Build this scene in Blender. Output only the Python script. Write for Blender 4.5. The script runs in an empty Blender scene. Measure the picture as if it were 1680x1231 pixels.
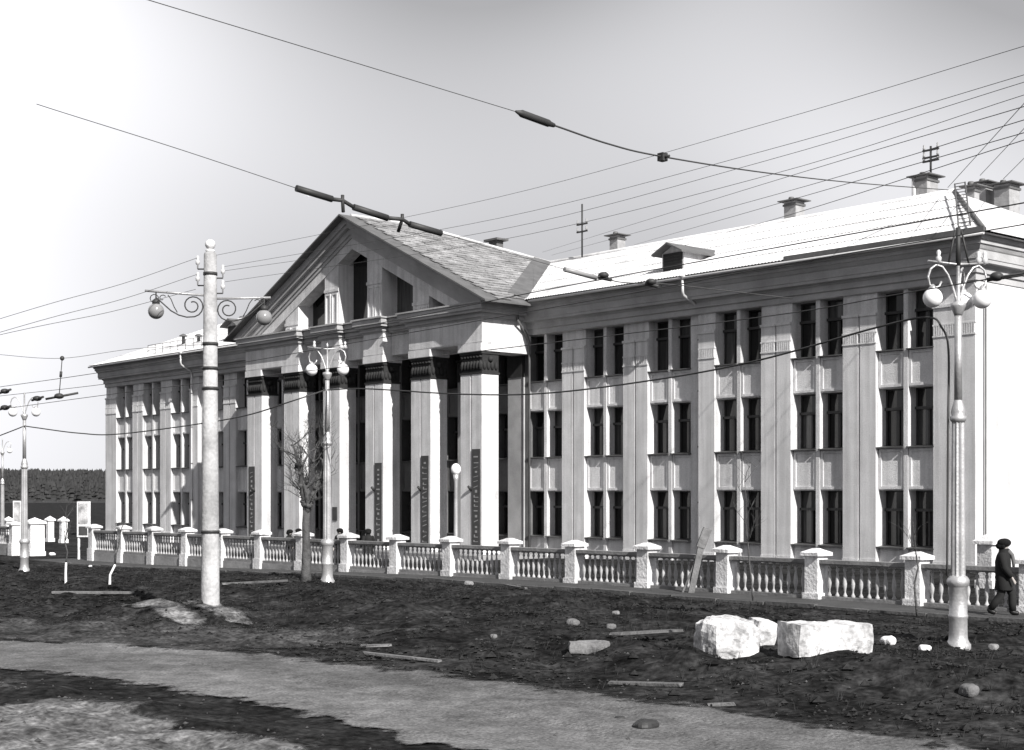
import bpy, math, random
import numpy as np
from mathutils import Vector, noise, Matrix

random.seed(7)
S = bpy.context.scene
COL = S.collection

# ------------------------------------------------------------------ camera
F, PX0, HY = 2400.0, 840.0, 813.0          # focal length, principal column and horizon row in photo pixels
ANG = math.atan((PX0 + 1250) / F)
DV = (-math.cos(ANG), math.sin(ANG)); RV = (math.sin(ANG), math.cos(ANG))
CX, CY, CZ = 29.865, -49.303, 2.85
cam = bpy.data.cameras.new('camera'); cam_o = bpy.data.objects.new('camera', cam); COL.objects.link(cam_o)
cam.sensor_width = 36; cam.lens = 36 * F / 1680; cam.shift_y = (HY - 615.5) / 1680
cam.clip_start = 0.1; cam.clip_end = 6000
cam_o.location = (CX, CY, CZ); cam_o.rotation_euler = (math.pi / 2, 0, math.pi / 2 - ANG)
S.camera = cam_o

# ------------------------------------------------------------------ sky, sun, exposure
GRAZE, ELEV = math.radians(14.0), math.radians(34.5)
TO_SUN = Vector((math.cos(ELEV) * math.cos(GRAZE), -math.cos(ELEV) * math.sin(GRAZE), math.sin(ELEV)))
W = bpy.data.worlds.new('World'); S.world = W; W.use_nodes = True
nt = W.node_tree; nt.nodes.clear()
def wn(t, **k):
    n = nt.nodes.new(t)
    for a, b in k.items(): setattr(n, a, b)
    return n
sky = wn('ShaderNodeTexSky', sky_type='NISHITA', sun_disc=False)
sky.sun_elevation = ELEV; sky.sun_rotation = math.atan2(TO_SUN.x, TO_SUN.y)
sky.air_density = 0.75; sky.dust_density = 0.3; sky.ozone_density = 1.0
bw = wn('ShaderNodeRGBToBW'); nt.links.new(sky.outputs[0], bw.inputs[0])
# thin high cloud all round the sky: uneven white veil over the grey of the clear sky
tc = wn('ShaderNodeTexCoord')
nz = wn('ShaderNodeTexNoise'); nz.inputs['Scale'].default_value = 0.9; nz.inputs['Detail'].default_value = 2.2
mp = wn('ShaderNodeMapping'); mp.inputs['Location'].default_value = (6.2971, 4.7482, 3.7504); mp.inputs['Scale'].default_value = (1, 1, 1.6)
nt.links.new(tc.outputs['Generated'], mp.inputs[0]); nt.links.new(mp.outputs[0], nz.inputs['Vector'])
cr = wn('ShaderNodeMapRange'); cr.inputs[1].default_value = 0.475; cr.inputs[2].default_value = 0.62; cr.inputs[3].default_value = 0.27
nt.links.new(nz.outputs[0], cr.inputs[0])
mx = wn('ShaderNodeMix', data_type='FLOAT')
mx.inputs[3].default_value = 15.0
nt.links.new(cr.outputs[0], mx.inputs[0]); nt.links.new(bw.outputs[0], mx.inputs[2])
cmb = wn('ShaderNodeCombineColor')
for i, k in enumerate((0.985, 0.985, 1.02)):
    m = wn('ShaderNodeMath', operation='MULTIPLY'); m.inputs[1].default_value = k
    nt.links.new(mx.outputs[0], m.inputs[0]); nt.links.new(m.outputs[0], cmb.inputs[i])
bg = wn('ShaderNodeBackground'); bg.inputs[1].default_value = 0.05
nt.links.new(cmb.outputs[0], bg.inputs[0])
ow = wn('ShaderNodeOutputWorld'); nt.links.new(bg.outputs[0], ow.inputs[0])

sl = bpy.data.lights.new('sun', 'SUN'); sl.energy = 5.0; sl.angle = math.radians(0.5); sl.color = (1.0, 0.985, 0.96)
so = bpy.data.objects.new('sun', sl); COL.objects.link(so)
so.rotation_euler = (-TO_SUN).to_track_quat('-Z', 'Y').to_euler(); so.location = (40, -30, 40)
S.view_settings.view_transform = 'Standard'; S.view_settings.look = 'None'
S.view_settings.exposure = 0.62; S.view_settings.gamma = 1.0
S.view_settings.use_curve_mapping = False

# ------------------------------------------------------------------ materials
def mat(name, col, rough=0.85, var=0.0, vscale=2.0, bump=0.0, bscale=20.0, metal=0.0, stain=0.0, rand=0.0, spec=0.3, detail=6, stretch=None, streak=0.0, mottle=None):
    m = bpy.data.materials.new(name); m.use_nodes = True
    t = m.node_tree; p = t.nodes['Principled BSDF']
    if not isinstance(col, tuple): col = (col * 1.0, col * 0.992, col * 1.0)
    p.inputs['Roughness'].default_value = rough; p.inputs['Metallic'].default_value = metal
    p.inputs['Specular IOR Level'].default_value = spec
    geo = t.nodes.new('ShaderNodeNewGeometry')
    src = geo.outputs['Position']
    if stretch:
        mpn = t.nodes.new('ShaderNodeMapping'); mpn.inputs['Scale'].default_value = stretch
        t.links.new(src, mpn.inputs[0]); src = mpn.outputs[0]
    fac = None
    def mul(a, b):
        n = t.nodes.new('ShaderNodeMath'); n.operation = 'MULTIPLY'
        t.links.new(a, n.inputs[0]); t.links.new(b, n.inputs[1]); return n.outputs[0]
    def noise_rng(scale, lo, hi, det=detail, a=0.3, b=0.7):
        n = t.nodes.new('ShaderNodeTexNoise'); n.inputs['Scale'].default_value = scale; n.inputs['Detail'].default_value = det
        t.links.new(src, n.inputs['Vector'])
        r = t.nodes.new('ShaderNodeMapRange'); r.inputs[1].default_value = a; r.inputs[2].default_value = b
        r.inputs[3].default_value = lo; r.inputs[4].default_value = hi
        t.links.new(n.outputs[0], r.inputs[0]); return r.outputs[0]
    if var: 
        fac = noise_rng(vscale, 1 - var, 1 + var)
        fac = mul(fac, noise_rng(vscale * 9, 1 - var * 0.5, 1 + var * 0.5))
    if stain:
        s = noise_rng(0.35, 1 - stain, 1.0, 8, 0.35, 0.55); fac = mul(fac, s) if fac else s
    if streak:
        m3 = t.nodes.new('ShaderNodeMapping'); m3.inputs['Scale'].default_value = (2.2, 2.2, 0.09)
        t.links.new(geo.outputs['Position'], m3.inputs[0]); keep = src; src = m3.outputs[0]
        q = noise_rng(1.6, 1-streak, 1.0, 5, .36, .58); src = keep
        fac = mul(fac, q) if fac else q
    for sc_, am_ in (mottle or ()):
        q = noise_rng(sc_, 1-am_, 1+am_, 7); fac = mul(fac, q) if fac else q
    if rand:
        oi = t.nodes.new('ShaderNodeObjectInfo'); r = t.nodes.new('ShaderNodeMapRange')
        r.inputs[3].default_value = 1 - rand; r.inputs[4].default_value = 1 + rand
        t.links.new(oi.outputs['Random'], r.inputs[0]); fac = mul(fac, r.outputs[0]) if fac else r.outputs[0]
    if fac:
        vm = t.nodes.new('ShaderNodeVectorMath'); vm.operation = 'SCALE'
        vm.inputs[0].default_value = col[:3]
        t.links.new(fac, vm.inputs['Scale']); t.links.new(vm.outputs[0], p.inputs['Base Color'])
    else:
        p.inputs['Base Color'].default_value = (*col[:3], 1)
    if bump:
        n = t.nodes.new('ShaderNodeTexNoise'); n.inputs['Scale'].default_value = bscale; n.inputs['Detail'].default_value = 5
        t.links.new(src, n.inputs['Vector'])
        b = t.nodes.new('ShaderNodeBump'); b.inputs['Strength'].default_value = bump; b.inputs['Distance'].default_value = 0.05
        t.links.new(n.outputs[0], b.inputs['Height']); t.links.new(b.outputs[0], p.inputs['Normal'])
    return m

M = dict(
    stucco=mat('stucco', 0.66, 0.9, 0.10, 1.1, 0.6, 30, stain=0.12, streak=0.20, mottle=((25, .12),)),
    trim=mat('trim', 0.68, 0.9, 0.08, 1.3, 0.5, 30, stain=0.12, streak=0.20, mottle=((25, .12),)),
    cornice=mat('cornice_paint', 0.40, 0.9, 0.12, 1.3, 0.3, 20, stain=0.2),
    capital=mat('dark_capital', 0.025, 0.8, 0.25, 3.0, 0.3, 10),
    glass=mat('window_glass', 0.012, 0.06, spec=0.5),
    frame=mat('window_frame', 0.05, 0.6, 0.2, 3),
    sill=mat('sill_metal', 0.08, 0.5, 0.3, 2),
    roof=mat('roof_sheet', 0.60, 0.6, 0.16, 0.8, 0.15, 12, stain=0.25, mottle=((5, .12),)),
    slate=mat('slate', 0.27, 0.8, 0.2, 1.2, 0.4, 8, rand=0.22, mottle=((6, .2),)),
    flash=mat('flashing', 0.11, 0.55, 0.2, 1.5),
    gutter=mat('gutter_metal', 0.55, 0.4, 0.1, 1, metal=0.3),
    brick=mat('chimney_brick', 0.30, 0.9, 0.2, 3, 0.3, 10),
    darkmetal=mat('dark_metal', 0.035, 0.55, 0.2, 3),
    lamp=mat('lamp_paint', 0.46, 0.42, 0.2, 2.5, 0.15, 20, metal=0.55, spec=0.5),
    globe=mat('globe_glass', 0.82, 0.25, spec=0.5),
    globe_grey=mat('globe_grey', 0.22, 0.18, spec=0.6),
    concrete=mat('concrete', 0.38, 0.9, 0.3, 1.6, 0.4, 12, stain=0.25),
    white=mat('whitewash', 0.80, 0.9, 0.16, 2.6, 0.8, 9, stain=0.3),
    plaster=mat('balustrade_plaster', 0.68, 0.9, 0.16, 1.8, 0.6, 14, stain=0.25, streak=0.2, mottle=((9, .15),)),
    rail=mat('grey_cement_rail', 0.20, 0.9, 0.25, 1.8, 0.3, 12, stain=0.25), baluster=mat('grey_cement_baluster', 0.36, 0.9, 0.2, 2.0, 0.3, 12),
    block=mat('limed_block', 0.43, 0.98, 0.35, 1.2, 0.5, 12, detail=8, mottle=((3, .35), (11, .3))),
    shadewall=mat('portico_wall_shade', 0.13, 0.9, 0.15, 1.1, 0.4, 20),  # wall stucco darkened: deep shade behind the columns put into the colour
    plinth=mat('plinth_cement', 0.26, 0.95, 0.2, 1.2, 0.4, 10, stain=0.3),
    soil=mat('soil', 0.021, 1.0, 0.6, 0.5, 1.0, 6, spec=0.02, detail=10, mottle=((2.3, .6), (9, .5))),
    clod=mat('soil_clod', 0.024, 1.0, 0.6, 2.5, 0.6, 9, spec=0.02),
    clay=mat('dry_clay', 0.115, 1.0, 0.5, 1.2, 1.0, 7, spec=0.03, detail=9, mottle=((3.5, .55), (13, .5))),
    road=mat('packed_road', 0.125, 1.0, 0.30, 0.22, 0.8, 14, spec=0.05, detail=9, mottle=((1.1, .22), (4.5, .25), (22, .35))),
    walk=mat('pavement', 0.05, 0.9, 0.25, 1.0, 0.5, 9),
    kerb=mat('kerb_stone', 0.09, 0.9, 0.25, 2.0, 0.5, 9),
    stone=mat('stone', 0.17, 0.9, 0.3, 3, 0.6, 9, rand=0.3),
    wood=mat('weathered_wood', 0.13, 0.9, 0.3, 3, 0.5, 14, rand=0.2),
    bark=mat('bark', 0.075, 0.95, 0.35, 5, 0.8, 18),
    lime=mat('limewash_bark', 0.75, 0.9, 0.15, 6),
    coat=mat('dark_coat', 0.012, 0.9, 0.2, 6), trouser=mat('trousers', 0.016, 0.9, 0.2, 6),
    skin=mat('skin', (0.36, 0.33, 0.31), 0.6), fur=mat('fur_hat', 0.006, 0.95, 0.3, 20, 0.8, 60), boot=mat('boots', 0.008, 0.5),
    scarf=mat('scarf', 0.12, 0.9),
    wire=mat('wire', 0.045, 0.6), insul=mat('insulator', 0.5, 0.25, spec=0.6), insulgrey=mat('insulator_grey', 0.25, 0.35),
    banner=mat('banner_cloth', 0.06, 0.9, 0.2, 2), letter=mat('letter_paint', 0.30, 0.8),
    poster=mat('poster_board', 0.45, 0.9, 0.5, 2.2, detail=3), crown=mat('forest', 0.028, 0.95, 0.4, 0.15, rand=0.1),
    grass=mat('dry_grass', 0.06, 0.95, 0.4, 2),
)

def curtain_glass(m):
    t = m.node_tree; p = t.nodes['Principled BSDF']
    oi = t.nodes.new('ShaderNodeObjectInfo'); r = t.nodes.new('ShaderNodeMapRange'); r.inputs[1].default_value = .45; r.inputs[2].default_value = 1.0; r.inputs[3].default_value = 0.0; r.inputs[4].default_value = .13
    t.links.new(oi.outputs['Random'], r.inputs[0])
    g = t.nodes.new('ShaderNodeNewGeometry'); w = t.nodes.new('ShaderNodeTexNoise'); mp_ = t.nodes.new('ShaderNodeMapping'); mp_.inputs['Scale'].default_value = (9, 9, .5)
    t.links.new(g.outputs['Position'], mp_.inputs[0]); t.links.new(mp_.outputs[0], w.inputs['Vector']); w.inputs['Scale'].default_value = 1.2
    mm = t.nodes.new('ShaderNodeMath'); mm.operation = 'MULTIPLY'; t.links.new(r.outputs[0], mm.inputs[0]); t.links.new(w.outputs[0], mm.inputs[1])
    ad = t.nodes.new('ShaderNodeMath'); ad.operation = 'ADD'; ad.inputs[1].default_value = .010; t.links.new(mm.outputs[0], ad.inputs[0])
    cc = t.nodes.new('ShaderNodeCombineColor')
    for i in range(3): t.links.new(ad.outputs[0], cc.inputs[i])
    t.links.new(cc.outputs[0], p.inputs['Base Color'])
curtain_glass(M['glass'])

# ------------------------------------------------------------------ mesh helpers
ORG = {}
class MB:
    def __init__(s): s.v = []; s.f = []; s.sm = []
    def add(s, vs, fs, smooth=False):
        k = len(s.v); s.v += [tuple(p) for p in vs]; s.f += [tuple(i + k for i in q) for q in fs]; s.sm += [smooth] * len(fs); return s
    def box(s, x0, x1, y0, y1, z0, z1):
        return s.add([(x0,y0,z0),(x1,y0,z0),(x1,y1,z0),(x0,y1,z0),(x0,y0,z1),(x1,y0,z1),(x1,y1,z1),(x0,y1,z1)],
                     [(0,3,2,1),(4,5,6,7),(0,1,5,4),(1,2,6,5),(2,3,7,6),(3,0,4,7)])
    def prism_y(s, poly, y0, y1):      # polygon in xz, extruded in y
        n = len(poly)
        ar = sum(poly[i][0]*poly[(i+1)%n][1]-poly[(i+1)%n][0]*poly[i][1] for i in range(n))
        if ar < 0: poly = poly[::-1]
        return s.add([(x,y0,z) for x,z in poly] + [(x,y1,z) for x,z in poly],
                     [tuple(range(n)), tuple(range(2*n-1, n-1, -1))] + [((i+1)%n, i, i+n, (i+1)%n+n) for i in range(n)])
    def slab(s, pts, t):               # polygon with thickness t downwards
        n = len(pts)
        nrm = (Vector(pts[1])-Vector(pts[0])).cross(Vector(pts[2])-Vector(pts[0]))
        if nrm.z < 0: pts = pts[::-1]
        lo = [(p[0],p[1],p[2]-t) for p in pts]
        return s.add(list(pts)+lo, [tuple(range(n)), tuple(range(2*n-1,n-1,-1))] + [(i, i+n, (i+1)%n+n, (i+1)%n) for i in range(n)])
    def tube(s, pts, rad, n=8, cap=True, smooth=True):
        pts = [Vector(p) for p in pts]; m = len(pts)
        rr = rad if isinstance(rad, (list, tuple)) else [rad]*m
        vs = []; up = None
        for i, p in enumerate(pts):
            d = (pts[min(i+1,m-1)] - pts[max(i-1,0)]).normalized()
            if up is None: up = Vector((0,0,1)) if abs(d.z) < 0.9 else Vector((1,0,0))
            a = d.cross(up).normalized(); b = a.cross(d).normalized(); up = b
            for k in range(n):
                t = 2*math.pi*k/n; vs.append(p + (a*math.cos(t)+b*math.sin(t))*rr[i])
        fs = [(i*n+k, i*n+(k+1)%n, (i+1)*n+(k+1)%n, (i+1)*n+k) for i in range(m-1) for k in range(n)]
        fs = [q[::-1] for q in fs]
        s.add(vs, fs, smooth)
        if cap:
            k = len(s.v) - m*n
            s.f += [tuple(range(k, k+n)), tuple(range(k+(m-1)*n+n-1, k+(m-1)*n-1, -1))]; s.sm += [False, False]
        return s
    def lathe(s, prof, c=(0,0,0), n=16, flute=0.0, smooth=True):   # prof: (radius, z)
        m = len(prof); vs = []
        for r, z in prof:
            for k in range(n):
                t = 2*math.pi*k/n; q = r*(1-flute*(k % 2))
                vs.append((c[0]+q*math.cos(t), c[1]+q*math.sin(t), c[2]+z))
        fs = [(i*n+k, i*n+(k+1)%n, (i+1)*n+(k+1)%n, (i+1)*n+k) for i in range(m-1) for k in range(n)]
        s.add(vs, fs, smooth); k = len(s.v)-m*n
        s.f += [tuple(range(k+n-1,k-1,-1)), tuple(range(k+(m-1)*n, k+m*n))]; s.sm += [False, False]
        return s
    def ball(s, c, r, n=12, sz=1.0):
        m = n//2+1
        prof = [(max(1e-4, r*math.sin(math.pi*i/m)), -r*sz*math.cos(math.pi*i/m)) for i in range(m+1)]
        return s.lathe(prof, c, n)
    def mesh(s, name, m, org=(0,0,0)):
        me = bpy.data.meshes.new(name)
        me.from_pydata([(x-org[0], y-org[1], z-org[2]) for x,y,z in s.v], [], s.f)
        me.materials.append(m)
        me.polygons.foreach_set('use_smooth', s.sm); me.update()
        return me

def link(name, me, parent=None, loc=(0,0,0), rotz=0.0):
    o = bpy.data.objects.new(name, me); COL.objects.link(o)
    loc = Vector(loc); ORG[o] = loc
    if parent is not None: o.parent = parent; o.location = loc - ORG[parent]
    else: o.location = loc
    o.rotation_euler = (0, 0, rotz)
    return o
def tag(o, label, cat, group=None):
    o['label'] = label; o['category'] = cat
    if group: o['group'] = group
    return o
def thing(name, label, cat, loc, group=None):
    return tag(link(name, None, None, loc), label, cat, group)
def part(name, mb, m, parent, org=None):       # mb in world coordinates
    org = org if org is not None else ORG[parent]
    return link(name, mb.mesh(name, m, org), parent, org)
def solid(name, mb, m, label, cat, loc, group=None):   # a thing that is one mesh, mb in local coordinates
    return tag(link(name, mb.mesh(name, m), None, loc), label, cat, group)
def structure(name, mb, m):
    o = link(name, mb.mesh(name, m)); o['kind'] = 'structure'; return o
def stuff(name, mb, m, label, cat):
    o = link(name, mb.mesh(name, m)); o['kind'] = 'stuff'; o['label'] = label; o['category'] = cat; return o

# ------------------------------------------------------------------ terrain
def fbm(x, y, sc, oct=4, seed=0.0):
    return noise.fractal(Vector((x*sc+seed, y*sc-seed, seed*0.37)), 0.9, 2.1, oct)
def sstep(a, b, x):
    t = min(1, max(0, (x-a)/(b-a))); return t*t*(3-2*t)
MOUNDS = []     # x, y, rx, ry, height
def g0(x): return -0.46*sstep(-4, -38, x) if x > -60 else -0.46
EDGE_HI = [(-4.06,-39.80),(0.25,-37.48),(2.46,-35.87),(4.31,-35.51),(5.90,-34.83),(8.20,-34.47),(12.23,-33.95),(15.64,-33.66),(20.30,-33.79),(22.61,-33.83)]
EDGE_LO = [(-2.12,-41.49),(4.92,-39.35),(6.39,-38.97),(7.84,-38.64),(9.69,-38.51),(11.81,-38.43),(13.86,-38.35),(15.16,-38.48),(16.49,-38.41),(19.52,-38.12)]
def road_edge_hi(x): return float(np.interp(x, [p[0] for p in EDGE_HI], [p[1] for p in EDGE_HI]))
def road_edge_lo(x): return float(np.interp(x, [p[0] for p in EDGE_LO], [p[1] for p in EDGE_LO]))
def tz(x, y):
    z = g0(x)
    if y > -17.0 or y < -70 or x > 60 or x < -70: return z
    # verge of dug soil between pavement and road
    k = sstep(-19.4, -21, y) * sstep(.2, 2.6, y-road_edge_hi(x))
    z += k*(0.06 + 0.14*fbm(x, y, 0.35, 4, 3.0) + 0.10*fbm(x, y, 1.3, 5, 9.0))
    z -= 0.16*sstep(-29.5, -33, y)
    near = sstep(1.0, -.5, y-road_edge_hi(x))
    z += near*0.025*fbm(x, y, 0.8, 4, 5.0)
    low = sstep(-.2, -2.0, y - road_edge_lo(x) + 0.4*fbm(x, y, 0.5, 2, 1.0))
    z += low*(0.10 + 0.14*fbm(x, y, 1.1, 5, 12.0))
    z -= 0.035*near*(1-low)*(math.exp(-((y-road_edge_lo(x)-2.2)/.16)**2)+math.exp(-((y-road_edge_lo(x)-3.7)/.16)**2)+math.exp(-((y-road_edge_lo(x)-5.4-.25*math.sin(x*.3))/.2)**2))*(1+.6*fbm(x,y,.7,2,3.3))
    for mx_, my_, rx, ry, h in MOUNDS:
        d = ((x-mx_)/rx)**2 + ((y-my_)/ry)**2
        if d < 6: z += h*math.exp(-d*1.3)*(1+0.35*fbm(x, y, 1.3, 3, 2.0))
    return z
def at(px, py, dep):
    k = (px-PX0)/F
    return Vector((CX+dep*(DV[0]+k*RV[0]), CY+dep*(DV[1]+k*RV[1]), CZ+(HY-py)/F*dep))
def gp(px, py):                    # where the line of sight through a photo pixel meets the terrain
    t = 8.0
    while t < 140:
        p = at(px, py, t)
        if p.z <= tz(p.x, p.y): return Vector((p.x, p.y, tz(p.x, p.y)))
        t += 0.05
    return at(px, py, 140)
def gset(x, y): return Vector((x, y, tz(x, y)))
def mound_px(px, py, rx, ry, h):
    p = gp(px, py); MOUNDS.append((p.x, p.y, rx, ry, h))
for a in [(265,1012,1.9,0.9,0.30),(350,1012,1.5,0.8,0.22),(190,1015,1.6,0.8,0.16),(300,985,2.2,1.0,-0.35),(390,975,1.8,0.9,0.25),
          (540,985,1.5,0.7,0.32),(505,968,1.8,0.8,0.12),(620,1005,2.5,1.0,0.2),(720,975,2.2,0.7,-0.25),(760,1000,2.2,0.9,0.22),(900,1000,2.0,0.8,0.25),
          (1090,960,0.9,0.35,0.3),(1150,1095,1.5,0.6,0.15),(1000,1060,1.4,0.5,0.2),(1330,1085,2.2,0.7,0.15),
          (1480,1110,1.6,0.7,0.2),(870,1050,1.5,0.6,-0.2),
          (1650,1130,1.0,0.8,0.2),(90,1000,2.5,0.9,0.15)]:
    mound_px(*a)

def axis(lo, hi, step, outer_lo, outer_hi):
    return np.concatenate([np.array(outer_lo, float), np.arange(lo, hi+1e-6, step), np.array(outer_hi, float)])
xs = axis(-60, 32, 0.2, [-3000,-1500,-700,-350,-180,-110,-80,-68], [36,45,60,90,150,300,700,1500,3000])
ys = axis(-48, -17, 0.16, [-3000,-1500,-700,-300,-150,-90,-70,-60,-52], [-15,-10,-4,2,12,25,40,70,120,220,420,800,1600,3000])
gm = MB()
gm.v = [(float(x), float(y), tz(x, y) + (0.016*noise.noise(Vector((x*5, y*5, 1))) if -48 < y < -19.4 and -60 < x < 32 else 0)) for y in ys for x in xs]
nx = len(xs)
gm.f = [(j*nx+i, j*nx+i+1, (j+1)*nx+i+1, (j+1)*nx+i) for j in range(len(ys)-1) for i in range(nx-1)]
gm.sm = [True]*len(gm.f)
structure('ground', gm, M['soil'])

def feather(m, amp=1.0, scale=1.6):      # worn, ragged edge: the sheet thins out through noise at its margin
    t = m.node_tree; out = t.nodes['Material Output']; p = t.nodes['Principled BSDF']
    at_ = t.nodes.new('ShaderNodeAttribute'); at_.attribute_name = 'margin'
    g = t.nodes.new('ShaderNodeNewGeometry'); n = t.nodes.new('ShaderNodeTexNoise'); n.inputs['Scale'].default_value = scale; n.inputs['Detail'].default_value = 9
    n.inputs['Roughness'].default_value = 0.65
    t.links.new(g.outputs['Position'], n.inputs['Vector'])
    ma = t.nodes.new('ShaderNodeMath'); ma.operation = 'MULTIPLY_ADD'; ma.inputs[1].default_value = amp*2; ma.inputs[2].default_value = -amp
    t.links.new(n.outputs[0], ma.inputs[0])
    ad = t.nodes.new('ShaderNodeMath'); ad.operation = 'ADD'; t.links.new(ma.outputs[0], ad.inputs[0]); t.links.new(at_.outputs['Fac'], ad.inputs[1])
    mr = t.nodes.new('ShaderNodeMapRange'); mr.interpolation_type = 'SMOOTHSTEP'; mr.inputs[1].default_value = -0.02; mr.inputs[2].default_value = 0.30
    t.links.new(ad.outputs[0], mr.inputs[0])
    tr_ = t.nodes.new('ShaderNodeBsdfTransparent'); mix = t.nodes.new('ShaderNodeMixShader')
    t.links.new(mr.outputs[0], mix.inputs[0]); t.links.new(tr_.outputs[0], mix.inputs[1]); t.links.new(p.outputs[0], mix.inputs[2])
    t.links.new(mix.outputs[0], out.inputs[0])
feather(M['road']); feather(M['clay'], 0.7, 2.2)
def drape(name, m, margin, x0, x1, y0, y1, step, lift, cut=-1.0):
    mb = MB(); idx = {}; mg = []
    gx = np.arange(x0, x1, step); gy = np.arange(y0, y1, step)
    mv = [[margin(float(x), float(y)) for x in gx] for y in gy]
    def vid(i, j):
        if (i, j) not in idx:
            x, y = float(gx[i]), float(gy[j]); idx[(i,j)] = len(mb.v); mg.append(mv[j][i])
            mb.v.append((x, y, tz(x, y) + lift + 0.016*noise.noise(Vector((x*5, y*5, 1)))))
        return idx[(i,j)]
    for j in range(len(gy)-1):
        for i in range(len(gx)-1):
            if max(mv[j][i], mv[j+1][i+1]) > cut:
                mb.f.append((vid(i,j), vid(i+1,j), vid(i+1,j+1), vid(i,j+1))); mb.sm.append(True)
    o = structure(name, mb, m)
    a = o.data.attributes.new('margin', 'FLOAT', 'POINT'); a.data.foreach_set('value', mg)
    return o
def road_margin(x, y):
    e = 0.35*fbm(x, y, 0.3, 2, 21.0)
    return min(y-road_edge_lo(x)-e*.8, road_edge_hi(x)+e-y)
def in_road(x, y): return road_margin(x, y) > 0
drape('road', M['road'], road_margin, -60, 34, -46, -29, 0.25, 0.025)

# ------------------------------------------------------------------ pavement along the balustrade
pv = MB()
for i in range(24):
    xa, xb = -42+2.6*i, -42+2.6*(i+1)
    za, zb = g0(xa)+0.06, g0(xb)+0.06
    pv.add([(xa,-19.15,za),(xb,-19.15,zb),(xb,-16.2,zb),(xa,-16.2,za),(xa,-19.15,za-.4),(xb,-19.15,zb-.4),(xb,-16.2,zb-.4),(xa,-16.2,za-.4)],
           [(0,1,2,3),(0,4,5,1),(3,2,6,7)])
pave = structure('pavement', pv, M['walk'])
kb = MB().box(-0.79,0.79,-0.08,0.08,-0.3,0.10).mesh('kerb_stone', M['kerb'])
for i in range(36):
    x = -37.5+1.62*i
    o = link('kerb_stone', kb, pave, (x, -19.24+random.uniform(-.02,.02), g0(x)+random.uniform(-.04,.02)))
    o.rotation_euler = (random.uniform(-.04,.04), random.uniform(-.012,.012), random.uniform(-.015,.015))

# ================================================================== THE BUILDING
XC, XRT, XLT, YBK = -36.7, -0.2, -73.4, 16.0
PITCH = 4.243
pairs = [-25.83+PITCH*k for k in range(6)] + [-71.62+PITCH*k for k in range(6)]
COLX = [XC+4.115*(k-2.5) for k in range(6)]
pairs += [ (COLX[k]+COLX[k+1])/2-1.3 for k in range(5)]
pairs.sort()
STEP_R, STEP_L = -14.04, XC*2+14.04
def y0(x): return 0.0 if (x > STEP_R or x < STEP_L) else 0.2
bld = thing('public_building', 'long pale three storey public building with six pillared portico and open pediment', 'building', (XC, 0, 0))
wall = MB(); pwall = MB()
strips = []          # pilaster strips: centre x, width, y
ends = [XLT] + sum([[p, p+2.6] for p in pairs], []) + [XRT]
for i in range(0, len(ends), 2):
    a, b = ends[i], ends[i+1]
    if b-a < 0.05: continue
    cuts = [a] + [c for c in (STEP_L, STEP_R) if a < c < b] + [b]
    for q in range(len(cuts)-1):
        u, v = cuts[q], cuts[q+1]; yy = y0((u+v)/2)
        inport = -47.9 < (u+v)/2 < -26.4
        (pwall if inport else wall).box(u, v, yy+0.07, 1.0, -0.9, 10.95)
        if -47.9 < (u+v)/2 < -25.5: continue
        w = v-u
        if w > 1.2 and len(cuts) == 2 and u > XLT+.1 and v < XRT-.1:
            strips += [(u+w*0.25-.01, w*0.5-.07, yy), (v-w*0.25+.01, w*0.5-.07, yy)]
        elif yy == 0 or len(cuts) == 2: strips += [((u+v)/2, w-.004, yy)]
for p in pairs:
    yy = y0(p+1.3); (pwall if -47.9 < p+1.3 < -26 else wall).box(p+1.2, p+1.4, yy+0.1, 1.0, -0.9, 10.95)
wall.box(XLT, XRT, 0.0, 1.0, 10.95, 12.5)                       # frieze
wall.box(XRT-0.8, XRT, 1.0, YBK, -0.9, 12.5); wall.box(XLT, XLT+0.8, 1.0, YBK, -0.9, 12.5)
wall.box(XLT+.8, XRT-.8, YBK-0.8, YBK, -0.9, 12.5)
part('wall', wall, M['stucco'], bld)
part('portico_back_wall', pwall, M['shadewall'], bld)

# pilasters
pil_cache = {}
def pil_mesh(w):
    k = round(w, 2)
    if k in pil_cache: return pil_cache[k]
    h = w/2; m = MB()
    m.box(-h, h, 0, 0.12, 0.3, 10.05)
    m.box(-h-.03, h+.03, -0.06, 0.12, -0.9, 0.2); m.box(-h-.015, h+.015, -0.03, 0.12, 0.2, 0.3)
    m.box(-h-.02, h+.02, -0.03, 0.12, 8.93, 8.99); m.box(-h-.02, h+.02, -0.03, 0.12, 9.36, 9.42)
    n = max(3, int(w/0.1)); d = w/n
    for i in range(n): m.box(-h+d*(i+.22), -h+d*(i+.78), -0.028, 0.12, 8.99, 9.36)
    m.box(-h-.03, h+.03, -0.05, 0.12, 10.05, 10.16)
    pil_cache[k] = m.mesh('pilaster', M['trim']); return pil_cache[k]
for x, w, yy in strips: link('pilaster', pil_mesh(w), bld, (x, yy, 0))

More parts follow.
